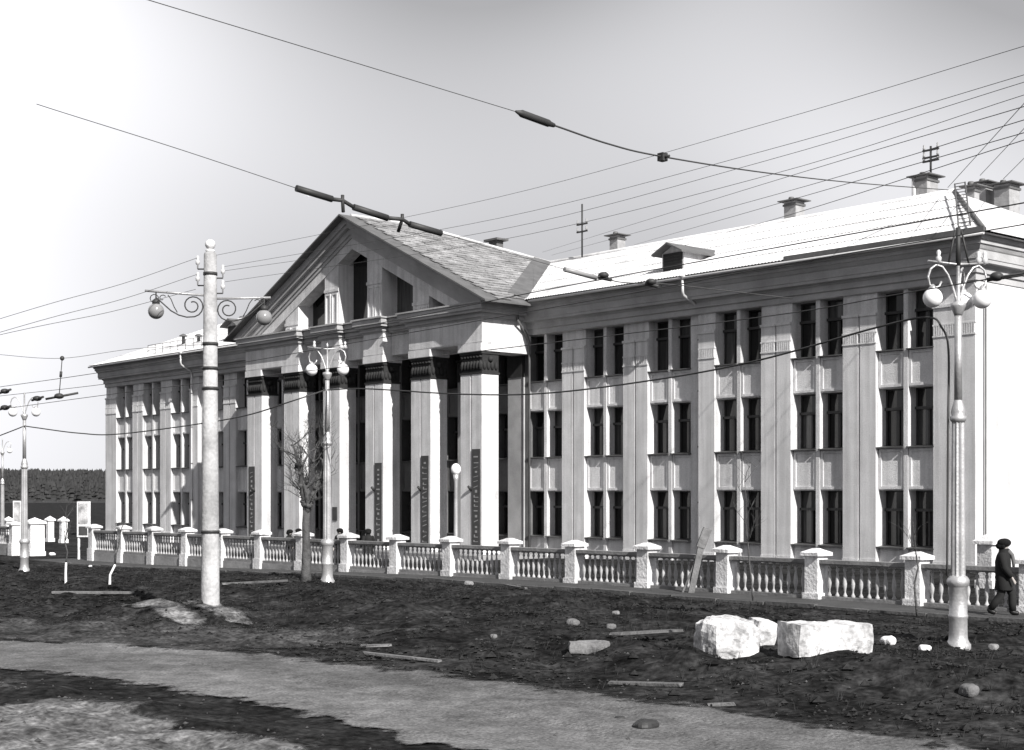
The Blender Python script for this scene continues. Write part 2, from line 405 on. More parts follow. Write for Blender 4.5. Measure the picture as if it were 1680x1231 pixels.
# windows and spandrels (shared meshes)
def frame_mesh(h, w=1.2):
    m = MB(); f = 0.06
    m.box(0, f, 0, .1, 0, h); m.box(w-f, w, 0, .1, 0, h); m.box(f, w-f, 0, .1, 0, f); m.box(f, w-f, 0, .1, h-f, h)
    t = h*0.66
    m.box(.004, w-.004, -.10, .1, t-.06, t+.05)
    m.box(w/2-.045, w/2+.045, -.01, .1, f, t-.05)
    return m.mesh('window', M['frame'])
def pane_mesh(w, h): return MB().box(0, w, 0, .02, 0, h).mesh('pane', M['glass'])
LEV = [(0.78, 3.05), (4.75, 7.1), (8.6, 10.95)]
FM, PMs = {}, {}
for z0, z1 in LEV:
    h = round(z1-z0, 2); FM[h] = frame_mesh(h); t = h*.66
    PMs[h] = (pane_mesh(.495, t-.12), pane_mesh(1.08, h-t-.11), t)
silm = MB().add([(-.03,-.02,.02),(1.23,-.02,.02),(1.23,.64,.09),(-.03,.64,.09),(-.03,-.02,-.03),(1.23,-.02,-.03),(1.23,.64,-.03),(-.03,.64,-.03)],
                [(0,1,2,3),(7,6,5,4),(0,4,5,1),(1,5,6,2),(2,6,7,3),(3,7,4,0)]).mesh('sill', M['sill'])
def span_mesh(h, framed=True):
    m = MB().box(0, 1.2, 0.2, 1.0, 0, h)
    if framed:
        b = .11
        for (xa, xb, za, zb) in ((.03,1.17,.05,.05+b),(.03,1.17,h-.05-b,h-.05),(.03,.03+b,.05+b,h-.05-b),(1.17-b,1.17,.05+b,h-.05-b)):
            m.box(xa, xb, 0.13, .2, za, zb)
        m.box(.03+b, 1.17-b, .175, .2, .05+b, h-.05-b)
    return m.mesh('spandrel_panel', M['trim'])
SP = [span_mesh(1.68, False), span_mesh(1.70), span_mesh(1.50)]
SZ = [-0.9, 3.05, 7.1]
spd = {}
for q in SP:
    c_ = q.copy(); c_.materials.clear(); c_.materials.append(M['shadewall']); spd[id(q)] = c_  # spandrel copies inside the portico carry the same painted-in shade
for p in pairs:
    yy = y0(p+1.3); port = -47.9 < p+1.3 < -25.5
    for xo in (p, p+1.4):
        for (z0, z1), sp, sz in zip(LEV, SP, SZ):
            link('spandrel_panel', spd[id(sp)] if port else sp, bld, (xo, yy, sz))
            h = round(z1-z0, 2)
            w = link('window', FM[h], bld, (xo, yy+.66, z0))
            pa, pb, t = PMs[h]
            link('sill', silm, w, (xo, yy+.02, z0))
            lst = [(pb, .06, t+.05)] + [(pa, .06, .06), (pa, .645, .06)]
            for me, dx, dz in lst:
                o = link('pane', me, w, (xo+dx, yy+.715, z0+dz))
                o.rotation_euler = (random.uniform(-.006,.006), 0, random.uniform(-.012,.012))

# main cornice: profile swept round the block
def sweep_rect(mb, prof, xl, xr, yf, yb):
    n = len(prof); vs = []
    for o, z in prof: vs += [(xl-o,yf-o,z),(xr+o,yf-o,z),(xr+o,yb+o,z),(xl-o,yb+o,z)]
    fs = []
    for i in range(n-1):
        for k in range(4): fs.append((i*4+k, i*4+(k+1)%4, (i+1)*4+(k+1)%4, (i+1)*4+k))
    mb.add(vs, fs)
prof = [(0.01,10.97),(0.04,10.97),(0.04,11.2),(0.12,11.24),(0.12,11.46),(0.16,11.5),(0.20,11.56),(0.40,11.58),(0.40,11.7),(0.43,11.72),(0.43,12.02),
        (0.47,12.06),(0.55,12.20),(0.60,12.22),(0.60,12.36),(0.66,12.38),(0.70,12.52),(0.02,12.54)]
cm = MB(); sweep_rect(cm, prof, XLT, XRT, 0.0, YBK)
part('cornice', cm, M['cornice'], bld)

# main hipped roof of corrugated sheets
EZ, RZ = 12.60, 16.3
RE_R, RE_L = -6.1, -67.3
rf = MB(); XA, XB = XLT-0.92, XRT+0.92; YA = -0.92
rows = 5; nxs = int((XB-XA)/0.045)
def ytop(x):
    if x > RE_R: return YA+(8-YA)*max(0, (XB-x)/(XB-RE_R))
    if x < RE_L: return YA+(8-YA)*max(0, (x-XA)/(RE_L-XA))
    return 8.0
vs = []; fs = []
for r_ in range(rows):
    base = len(vs)
    for i in range(nxs+1):
        x = XA+(XB-XA)*i/nxs; yt = ytop(x)
        wv = 0.022*math.sin(x*2*math.pi/0.18)
        for q in (0, 1):
            y = YA+(8-YA)*(r_+q)/rows
            y = min(y, yt)
            z = EZ+(RZ-EZ)*(y-YA)/(8-YA) + wv + (0.03 if q == 0 else 0)
            vs.append((x, y, z))
    fs += [(base+2*i, base+2*i+2, base+2*i+3, base+2*i+1) for i in range(nxs)]
rf.add(vs, fs)
# other slopes
ridR, ridL = (RE_R, 8, RZ), (RE_L, 8, RZ); YE = YBK+.92
rf.add([(XB,YA,EZ+.02),(XB,YE,EZ+.02),ridR, (XA,YE,EZ),(XA,YA,EZ),ridL,(XB,YE,EZ),(XA,YE,EZ),(RE_L,8,RZ-.01),(RE_R,8,RZ-.01)], [(0,1,2),(3,4,5),(6,7,8,9)])
rf.add([(XA,YA,EZ-.06),(XB,YA,EZ-.06),(XB,YE,EZ-.06),(XA,YE,EZ-.06)], [(3,2,1,0)])
mroof = part('roof', rf, M['roof'], bld)
part('ridge_cap', MB().tube([(RE_L,8,RZ+.02),(RE_R,8,RZ+.02)], .12, 8), M['roof'], mroof)
part('hip_cap', MB().tube([(RE_R,8,RZ+.02),(XB,YA,EZ+.04)], .09, 8), M['flash'], mroof)
for ga, gb in ((XA,-48.6),(-24.4,XB)):
    part('gutter', MB().tube([(ga,YA-.02,EZ-.10),(gb,YA-.02,EZ-.10)], .06, 8), M['gutter'], mroof)
gt = MB().box(-8.5, XB+.02, YA-.06, YA-.01, EZ-.04, EZ+.16); part('eave_board', gt, M['flash'], mroof)

# ---------------- portico
PYF = -3.0
st = MB()
for i, (d, z) in enumerate(((2.1,.12),(1.7,.27),(1.3,.42))):
    st.box(-48.6-d*.3, -24.8+d*.3, PYF-d, 0.25, -0.9+i*.001, z-.5)
part('steps', st, M['plinth'], bld)
cw, cd = 1.64, 1.10
c = MB(); h = cw/2
c.box(-h-.06, h+.06, -.06, cd+.06, -0.9, 0.15)
c.box(-h, h, .05, cd, .15, 8.87)
c.box(-h+.001, -.05, 0, .05, .15, 8.87); c.box(.05, h-.001, 0, .05, .15, 8.87)
colm = c.mesh('column', M['stucco'])
cp = MB(); cp.box(-h, h, .05, cd, 8.87, 10.0)
cp.box(-h-.05, h+.05, -.03, cd+.05, 8.87, 8.97); cp.box(-h-.05, h+.05, -.03, cd+.05, 9.86, 9.999)
for i in range(7):
    x = -h+.12+i*(cw-.24)/6
    cp.ball((x, .05, 9.3), .13, 8, 2.0); cp.ball((x, .03, 9.72), .10, 8, 0.8)
for i in range(4):
    y = .18+i*.25; cp.ball((h, y, 9.28), .11, 8, 2.0); cp.ball((-h, y, 9.28), .11, 8, 2.0)
cp.ball((h+.01, cd/2, 9.62), .16, 10)
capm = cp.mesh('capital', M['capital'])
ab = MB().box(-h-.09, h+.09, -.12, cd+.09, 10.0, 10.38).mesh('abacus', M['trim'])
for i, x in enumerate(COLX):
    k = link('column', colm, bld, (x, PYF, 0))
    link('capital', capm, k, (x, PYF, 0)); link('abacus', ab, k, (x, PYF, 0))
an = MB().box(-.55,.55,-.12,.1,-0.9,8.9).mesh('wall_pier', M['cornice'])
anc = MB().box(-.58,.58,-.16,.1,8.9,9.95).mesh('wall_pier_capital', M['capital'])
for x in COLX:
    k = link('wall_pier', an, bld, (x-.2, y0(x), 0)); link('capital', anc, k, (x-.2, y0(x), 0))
PL, PR = COLX[0]-.9, COLX[5]+.95
en = MB()
en.box(PL+.3, PR-.3, PYF+.5, PYF+1.2, 10.38, 11.6)
BRK = [(COLX[0]-.9, COLX[1]+.9), (COLX[2]-.9, COLX[2]+.9), (COLX[3]-.9, COLX[3]+.9), (COLX[4]-.9, COLX[5]+.95)]
for a, b in BRK:
    en.box(a, b, PYF-.08, PYF+.52, 10.44, 11.58)
    en.box(a+.02, b-.02, PYF-.05, PYF+.5, 10.381, 10.44)
for xa, xb in ((PL, PL+1.3), (PR-1.3, PR)): en.box(xa+.003, xb-.003, PYF+.51, 0.15, 10.0, 11.6)
en.box(PL+.35, PR-.35, PYF+1.0, .3, 10.5, 10.7)
part('entablature', en, M['stucco'], bld)
co = MB()
def layers(a, b, yf, sides=True):
    for z0, z1, o in ((11.58,11.66,.06),(11.66,11.88,.14),(11.88,12.02,.36),(12.02,12.30,.44),(12.30,12.38,.52)):
        s_ = o if sides else 0
        co.box(a-s_, b+s_, yf-o, 0.1 if (a < PL+.1 or b > PR-.1) else yf+.9, z0, z1-.002)
layers(PL, BRK[0][1], PYF-.08); layers(BRK[3][0], PR, PYF-.083)
layers(*BRK[1], PYF-.081); layers(*BRK[2], PYF-.082)
for a, b in ((BRK[0][1]+.5, BRK[1][0]-.5), (BRK[1][1]+.5, BRK[2][0]-.5), (BRK[2][1]+.5, BRK[3][0]-.5)):
    for z0, z1, o in ((11.58,11.66,.06),(11.66,11.88,.14),(11.88,12.02,.3),(12.02,12.30,.36),(12.30,12.375,.42)):
        co.box(a-.5, b+.5, PYF+.3-o, PYF+1.0, z0, z1-.004)
co.box(PL+.1, PR-.1, PYF-.2, 0.3, 12.3, 12.374)
part('portico_cornice', co, M['cornice'], bld)

# pediment
SL = 0.475; AP = 18.15; BZ = 12.38
def rake(mb, zt, zb, ya, yb, side, drop=0.0):
    bz = BZ-drop
    poly = [(XC, zt), (XC+side*(zt-bz)/SL, bz), (XC+side*(zb-bz)/SL, bz), (XC, zb)]
    mb.prism_y(poly, ya, yb)
for sd in (-1, 1):
    m = MB()
    rake(m, AP, AP-.38, PYF-.46, -1.6, sd); rake(m, AP-.381, AP-.58, PYF-.36, -1.6, sd); rake(m, AP-.581, AP-.92, PYF-.16, -1.6, sd); rake(m, AP-.921, AP-1.12, PYF-.09, -1.6, sd)
    part('raking_cornice', m, M['cornice'], bld)
    m = MB(); rake(m, AP-1.121, AP-1.72, PYF-.02, -2.2, sd); part('pediment_band', m, M['stucco'], bld)
pw = MB(); zt = AP-1.0
pw.prism_y([(XC, zt), (XC+(zt-BZ)/SL, BZ), (XC-(zt-BZ)/SL, BZ)], -1.9, -1.62); part('pediment_back_wall', pw, M['stucco'], bld)
for i in range(1, 5):
    x = COLX[i]; m = MB(); hw = .68
    f_ = lambda q: AP-1.3-SL*abs(q-XC)
    m.prism_y([(x-hw,BZ),(x+hw,BZ),(x+hw,f_(x+hw)),(x-hw,f_(x-hw))], PYF+.02, -1.91)
    top = min(f_(x+hw), f_(x-hw))-.55
    zz = BZ+.55*(top-BZ) if i in (1, 4) else BZ+.72*(top-BZ)
    m.box(x-hw-.03, x+hw+.03, PYF-.03, PYF+.02, zz, zz+.16)
    for u, v in ((x-hw+.08, x-.06), (x+.06, x+hw-.08)):
        b = .09
        m.box(u, v, PYF-.03, PYF+.02, BZ+.05, BZ+.05+b); m.box(u, v, PYF-.03, PYF+.02, zz-.1-b, zz-.1)
        m.box(u, u+b, PYF-.03, PYF+.02, BZ+.05+b, zz-.1-b); m.box(v-b, v, PYF-.03, PYF+.02, BZ+.05+b, zz-.1-b)
    part('pediment_fin', m, M['trim'], bld)
for i in range(0, 5):
    a = COLX[i]+.68; b = COLX[i+1]-.68
    if i in (0,): a = b-1.2
    if i in (4,): b = a+1.2
    g = lambda q: AP-1.5-SL*abs(q-XC)
    poly = [(a,BZ+.01),(b,BZ+.01),(b,max(BZ+.1,g(b)))] + ([(XC, g(XC))] if i == 2 else []) + [(a,max(BZ+.1,g(a)))]
    part('attic_window', MB().prism_y(poly, -1.96, -1.901), M['glass'], bld)

# portico roof
def zr(x): return AP+.10-SL*abs(x-XC)
EXR = XC+12.45
VB = XC+(AP+.10-EZ)/SL; VT = XC+(AP+.10-RZ)/SL
pr = MB()
def mirror(pts): return [(2*XC-x, y, z) for x, y, z in pts]
YF = PYF-.90
sl_r = [(XC,YF,zr(XC)),(EXR,YF,zr(EXR)),(EXR,-.95,zr(EXR)),(VB,-.75,zr(VB)),(VT,8,zr(VT)),(XC,1.3,zr(XC))]
pr.slab(sl_r, .09); pr.slab(mirror(sl_r), .09)
pr.slab([(XC,1.3,zr(XC)-.005),(VT,8,RZ-.005),(2*XC-VT,8,RZ-.005)], .05)
proof = part('portico_roof', pr, M['flash'], bld)
ss = MB()
slope_ang = math.atan(SL)
tw, tl = 0.95, 0.50
tile = MB().add([(-tl/2,-tw/2+.012,.012),(tl/2,-tw/2+.012,.085),(tl/2,tw/2-.012,.085),(-tl/2,tw/2-.012,.012),(-tl/2,-tw/2+.012,0),(tl/2,-tw/2+.012,.03),(tl/2,tw/2-.012,.03),(-tl/2,tw/2-.012,0)],
                [(0,1,2,3),(0,4,5,1),(1,5,6,2),(2,6,7,3),(3,7,4,0)]).mesh('slate', M['slate'])
L = 12.3*math.sqrt(1+SL*SL)
for r_ in range(int(L/(tl-.04))):
    u = .2+(r_+.5)*(tl-.04); x = XC+u*math.cos(slope_ang); z = zr(x)
    ylim = 1.3+(8-1.3)*(x-XC)/(VT-XC) if x < VT else 8-(8.75)*(x-VT)/(VB-VT)
    y = YF+.95+tw/2 + (0.2 if r_ % 2 else 0)
    while y+tw/2 < ylim-(.35 if x > VT else .1):
        o = link('slate', tile, proof, (x, y, z+.004+random.uniform(0,.012)))
        o.rotation_euler = (random.uniform(-.03,.03), slope_ang+random.uniform(-.02,.03), random.uniform(-.01,.01))
        y += tw
vdir = Vector((VT-VB, 8.75, 0)); vn = Vector((-(8.75), VT-VB, 0)).normalized()*.95
q0, q1 = Vector((VB+.05,-.75,0)), Vector((VT+.1,8,0)); vs_ = []
for q in (q0, q1, q1+vn, q0+vn): vs_.append((q.x, q.y, zr(q.x)+.12))
part('valley_flashing', MB().slab(vs_, .02), M['flash'], proof)
part('ridge_cap', MB().tube([(XC,YF+.8,zr(XC)+.03),(XC,1.3,zr(XC)+.03),(VT,8,RZ+.05)], .08, 8), M['roof'], proof)
part('vent_cap', MB().box(XC+1.0,XC+1.7,6.0,6.5,16.2,17.72).box(XC+.75,XC+1.95,5.8,6.7,17.72,17.84), M['flash'], proof)

# downpipes
def downpipe(x, y, ytop_, ztop, org=None):
    m = MB(); m.tube([(x,ytop_,ztop),(x,ytop_,ztop-.55),(x,ytop_+.05,ztop-.7),(x,y-.14,ztop-1.15),(x,y-.1,ztop-1.35),(x,y-.1,.25),(x,y-.2,.05),(x,y-.32,-.05)], .065, 8)
    d = part('downpipe', m, M['gutter'], bld)
    part('hopper', MB().lathe([(.07,0),(.13,.16),(.15,.2)], (x,ytop_,ztop-.05), 10), M['gutter'], d)
    b = MB()
    for z in (2.5, 5.0, 7.5, 9.8): b.lathe([(.085,0),(.085,.07)], (x,y-.1,z), 8)
    part('bracket', b, M['flash'], d)
downpipe(STEP_R-.10, y0(STEP_R-.1)+.07, YA-.02, EZ-.15)
downpipe(STEP_L+.55-1.2, 0.0, YA-.02, EZ-.15)
m = MB().tube([(PR+.3,-1.0,12.2),(PR+.3,-1.0,11.6),(PR+.15,-.3,11.0),(PR+.1,-.05,10.6),(PR+.1,-.05,.2)], .065, 8); d_ = part('downpipe', m, M['flash'], bld)
part('hopper', MB().lathe([(.07,0),(.13,.16),(.15,.2)], (PR+.3,-1.0,12.2), 10), M['gutter'], d_)
m = MB().tube([(XRT+.10,.55,10.9),(XRT+.10,.55,.5),(XRT+.2,.5,.2),(XRT+.5,.4,0)], .038, 8); part('downpipe', m, M['flash'], bld)

# chimneys, dormers, roof stands: fixed parts of the building
def roofz(y): return EZ+(RZ-EZ)*((y-YA) if y < 8 else (YE-y))/(8-YA)
def chimney(x, y, w, dpt, top, name='chimney'):
    m = MB().box(x-w/2, x+w/2, y-dpt/2, y+dpt/2, roofz(y)-.6, top)
    k = part(name, m, M['brick'], bld)
    q = MB(); q.box(x-w/2-.05, x+w/2+.05, y-dpt/2-.05, y+dpt/2+.05, top-.22, top-.12)
    q.add([(x-w/2-.26,y-dpt/2-.2,top+.02),(x+w/2+.26,y-dpt/2-.2,top+.02),(x+w/2+.26,y+dpt/2+.2,top+.02),(x-w/2-.26,y+dpt/2+.2,top+.02),
           (x-w/2-.26,y-dpt/2-.2,top+.07),(x+w/2+.26,y-dpt/2-.2,top+.07),(x+w/2+.26,y+dpt/2+.2,top+.07),(x-w/2-.26,y+dpt/2+.2,top+.07),(x-.08,y,top+.16)],
          [(3,2,1,0),(0,1,5,4),(1,2,6,5),(2,3,7,6),(3,0,4,7),(4,5,8),(5,6,8),(6,7,8),(7,4,8)])
    q.lathe([(.13,.05),(.15,.2),(.12,.28),(.02,.3)], (x-w*.25,y,top), 10)
    part('cap', q, M['flash'], k)
def onplane(px, py, Y):
    k = (px-PX0)/F; t = (Y-CY)/(DV[1]+k*RV[1]); return at(px, py, t)
for px, py, w, dp in ((1013,388,.62,.62), (1303,332,.72,.7), (1519,292,.7,.9), (1616,303,.55,.8), (1652,305,.75,.9), (1596,308,.4,.4)):
    yy = 9.0 if px < 1600 else 11.2
    p = onplane(px, py, yy); chimney(p.x, yy, w, dp, p.z)
p = onplane(1500, 292, 8.6); part('flue_pipe', MB().tube([(p.x,8.6,15.5),(p.x,8.6,p.z)], .12, 10), M['gutter'], bld)
def dormer(xc, yf, w, zb, ze, za, back):
    m = MB(); hw = w/2
    m.prism_y([(xc-hw,zb),(xc+hw,zb),(xc+hw,ze),(xc,za),(xc-hw,ze)], yf, back); k = part('dormer', m, M['stucco'], bld)
    q = MB(); o = .28; s_ = (za-ze)/hw
    for sd in (-1,1):
        q.prism_y([(xc,za+.10),(xc+sd*(hw+o),ze-s_*o+.10),(xc+sd*(hw+o),ze-s_*o+.02),(xc,za+.02)], yf-.45, back)
    part('dormer_roof', q, M['flash'], k)
    lv = MB().box(xc-hw+.08, xc+hw-.08, yf-.03, yf-.005, zb+.08, ze-.02)
    for i in range(7):
        z = zb+.15+i*(ze-zb-.2)/7; lv.box(xc-hw+.1, xc+hw-.1, yf-.06, yf-.031, z, z+.05)
    part('louvre', lv, M['darkmetal'], k)
p = onplane(1112, 440, 0.6); dormer(p.x-.3, 0.6, 1.35, 12.9, 14.05, 14.38, 4.2)
p = onplane(383, 558, 0.6); dormer(p.x, 0.6, 1.5, 12.9, 14.15, 14.5, 4.4)
def roof_stand(px, pyt, pyb, Y, arms):
    p, b = onplane(px, pyt, Y), onplane(px, pyb, Y)
    k = part('wire_stand', MB().tube([b, p], .05, 6), M['darkmetal'], bld)
    for f_ in arms:
        z = b.z+(p.z-b.z)*f_
        part('cross_arm', MB().box(p.x-.42, p.x+.42, Y-.04, Y+.04, z-.04, z+.04), M['darkmetal'], k)
        for a in (-.36,.36): part('insulator', MB().lathe([(.05,0),(.06,.08),(.035,.12),(.05,.2),(.02,.24)], (p.x+a, Y, z+.04), 8), M['insulgrey'], k)
roof_stand(955, 335, 422, 7.6, (.62, .48))
roof_stand(1527, 240, 300, 9.2, (.9, .7, .6))
# ladder on the right hip
m = MB()
for dx in (0, .5):
    m.tube([(RE_R+.6+dx, 7.2-.15, RZ+.1), (-.6+dx*1.0, -.5, EZ+.35)], .035, 6)
for i in range(14):
    f_ = i/13; m.tube([(RE_R+.6+(-.6-RE_R-.6)*f_, 7.05-7.55*f_, RZ+.1-3.45*f_), (RE_R+1.1+(-.6-RE_R-.6)*f_, 7.05-7.55*f_, RZ+.1-3.45*f_)], .02, 5)
part('roof_ladder', m, M['flash'], bld)
# roof rail and cowls on the left wing
m = MB()
for i in range(8):
    x = -66+i*1.1; m.tube([(x,-.3,EZ+.2),(x,-.3,EZ+.95)], .02, 5)
m.tube([(-66,-.3,EZ+.95),(-58.3,-.3,EZ+.95)], .022, 5); m.tube([(-66,-.3,EZ+.6),(-58.3,-.3,EZ+.6)], .018, 5)
part('roof_rail', m, M['flash'], bld)
for px in (301, 326):
    p = onplane(px, 556, 1.5)
    part('roof_cowl', MB().lathe([(.12,-1.2),(.12,.35),(.3,.36),(.3,.42),(.05,.55)], (p.x,1.5,p.z-.2), 10), M['flash'], bld)

# banners with faded lettering on the pillars (illegible strokes), small plaque and flag holders
def banner(x, seed, za, zb):
    rnd = random.Random(seed); w = .62
    k = part('banner', MB().box(x-w/2, x+w/2, PYF-.035, PYF-.003, za, zb), M['banner'], bld)
    m = MB(); z = zb-.42
    while z > za+.12:
        hh = rnd.choice((.09,.12,.14)); a = x-.17+rnd.uniform(-.03,.03); b = x+.17+rnd.uniform(-.05,.03)
        kind = rnd.randint(0, 3)
        if kind == 0: m.box(a, b, PYF-.041, PYF-.034, z, z+hh*.5)
        elif kind == 1: m.prism_y([(a,z),(b,z+hh*.7),(b,z+hh),(a,z+hh*.35)], PYF-.041, PYF-.034)
        elif kind == 2: m.box(a, b, PYF-.041, PYF-.034, z, z+hh*.3); m.box(a, a+.08, PYF-.0405, PYF-.034, z+hh*.3, z+hh)
        else: m.box(x-.07, x+.09, PYF-.041, PYF-.034, z, z+hh)
        z -= rnd.uniform(.22,.30)
    part('lettering', m, M['letter'], k)
banner(COLX[5]+.42, 5, .1, 5.15); banner(COLX[4]+.38, 4, .1, 4.9); banner(COLX[3]+.40, 3, .1, 4.6); banner(COLX[0]-.30, 2, .1, 4.6)
part('plaque', MB().box(COLX[2]+.15, COLX[2]+.6, PYF-.04, PYF-.003, 1.45, 2.2), M['banner'], bld)
for i in (0, 3, 4, 5): part('flag_holder', MB().tube([(COLX[i],PYF+.02,3.1),(COLX[i],PYF-.18,3.3)], .07, 8), M['darkmetal'], bld)

# ================================================================== BALUSTRADE
BY = -17.1
balp = [(.06,0),(.06,.05),(.042,.07),(.024,.13),(.034,.2),(.057,.29),(.060,.36),(.052,.46),(.036,.56),(.024,.64),(.024,.66),(.042,.69),(.047,.72),(.042,.75),(.024,.77),(.036,.81),(.055,.82),(.055,.88)]
balm = MB().lathe(balp, n=8).mesh('baluster', M['baluster'])
pm = MB(); a = .22
pm.box(-a-.05, a+.05, -a-.05, a+.05, -1.1, .22); pm.box(-a, a, -a, a, .22, 1.22)
postm = pm.mesh('post', M['plaster'])
def capmesh():
    m = MB(); b = .31
    m.box(-b, b, -b, b, 1.22, 1.31)
    m.add([(-b,-b,1.31),(b,-b,1.31),(b,b,1.31),(-b,b,1.31),(-.07,-.07,1.42),(.07,-.07,1.42),(.07,.07,1.42),(-.07,.07,1.42)], [(0,1,5,4),(1,2,6,5),(2,3,7,6),(3,0,4,7),(4,5,6,7)])
    return m.mesh('post_cap', M['plaster'])
pcap = capmesh()
def balustrade(label, xa, n, step, yb=BY):
    t = thing('balustrade', label, 'balustrade', (xa, yb, g0(xa)))
    for i in range(n+1):
        x = xa+i*step; o = link('post', postm, t, (x, yb, 0)); o.rotation_euler = (random.uniform(-.008,.008), random.uniform(-.01,.01), random.uniform(-.02,.02))
        q = link('post_cap', pcap, o, (x, yb, 0)); q.rotation_euler = (0, 0, random.uniform(-.05,.05))
        if i == n: break
        m = MB().box(x+.225, x+step-.225, yb-.17, yb+.17, 1.02, 1.12); m.box(x+.226, x+step-.226, yb-.13, yb+.13, .975, 1.019); part('top_rail', m, M['rail'], t)
        m = MB().box(x+.28, x+step-.28, yb-.13, yb+.13, .04, .145); part('bottom_rail', m, M['rail'], t)
        m = MB().box(x+.275, x+step-.275, yb-.17, yb+.17, -1.2, .038); part('plinth', m, M['plinth'], t)
        nb = 10; g = (step-.62)/(nb)
        for k in range(nb):
            bo = link('baluster', balm, t, (x+.31+g*(k+.5), yb, .142))
            bo.rotation_euler = (random.uniform(-.015,.015), random.uniform(-.015,.015), random.random())
    return t
balustrade('long plastered balustrade running between the street and the pillared building', -38.82, 17, 3.16)
balustrade('short far balustrade at the left edge beyond the gateway', -61.2, 4, 3.1, -17.1)

# ================================================================== GATEWAY at the left
def pillar(name, loc, w, h, label, m=None, group=None):
    t = thing(name, label, 'pillar', loc, group); a = w/2; x, y, z = loc
    part('shaft', MB().box(x-a, x+a, y-a, y+a, z-.4, z+h).box(x-a-.05, x+a+.05, y-a-.05, y+a+.05, z-.4, z+.25), m or M['white'], t)
    b = a+.1; q = MB().box(x-b, x+b, y-b, y+b, z+h, z+h+.1)
    q.add([(x-b,y-b,z+h+.1),(x+b,y-b,z+h+.1),(x+b,y+b,z+h+.1),(x-b,y+b,z+h+.1),(x,y,z+h+.35)], [(0,1,4),(1,2,4),(2,3,4),(3,0,4)])
    part('cap', q, m or M['white'], t)
pillar('gate_pillar', gp(57, 912), .78, 1.75, 'thick whitewashed gate pillar just right of the far left lamp post')
pillar('fence_pillar', gp(82, 889), .42, 1.5, 'slim white fence pillar beside the gate pillar, nearer to it')
pillar('fence_pillar', gp(104, 891), .42, 1.5, 'slim white fence pillar close to the tall notice board')
pillar('fence_pillar', gp(14, 884), .5, 1.35, 'small capped white pillar behind the leftmost balustrade')
p = at(1622, 935, 45); pillar('yard_pillar', (p.x, p.y, 0), .5, 1.35, 'pale capped pillar behind the walking man', M['plaster'])
def board(px, py, w, h, zb, label, rz):
    b = gp(px, py); t = thing('notice_board', label, 'notice board', b)
    ca, sa = math.cos(rz), math.sin(rz)
    def loc(mb, m, nm):
        me = mb.mesh(nm, m); o = link(nm, me, t, b); o.rotation_euler = (0, 0, rz); return o
    for x in (-w/2+.05, w/2-.05): loc(MB().box(x-.04, x+.04, -.04, .04, -.3, h), M['white'], 'leg')
    pn = loc(MB().box(-w/2, w/2, -.09, -.042, zb, h), M['white'], 'panel')
    loc(MB().box(-w/2+.07, w/2-.07, -.097, -.091, zb+(h-zb)*.36, h-.08), M['poster'], 'poster')
    loc(MB().box(-w/2+.1, w/2-.1, -.097, -.091, zb+.08, zb+(h-zb)*.30), M['banner'], 'dark_sheet')
board(138, 920, .74, 3.0, 1.2, 'tall narrow notice board standing at the left end of the long balustrade', math.radians(28))
board(30, 908, .6, 3.0, .8, 'narrow notice board half hidden behind the left lamp post', math.radians(28))

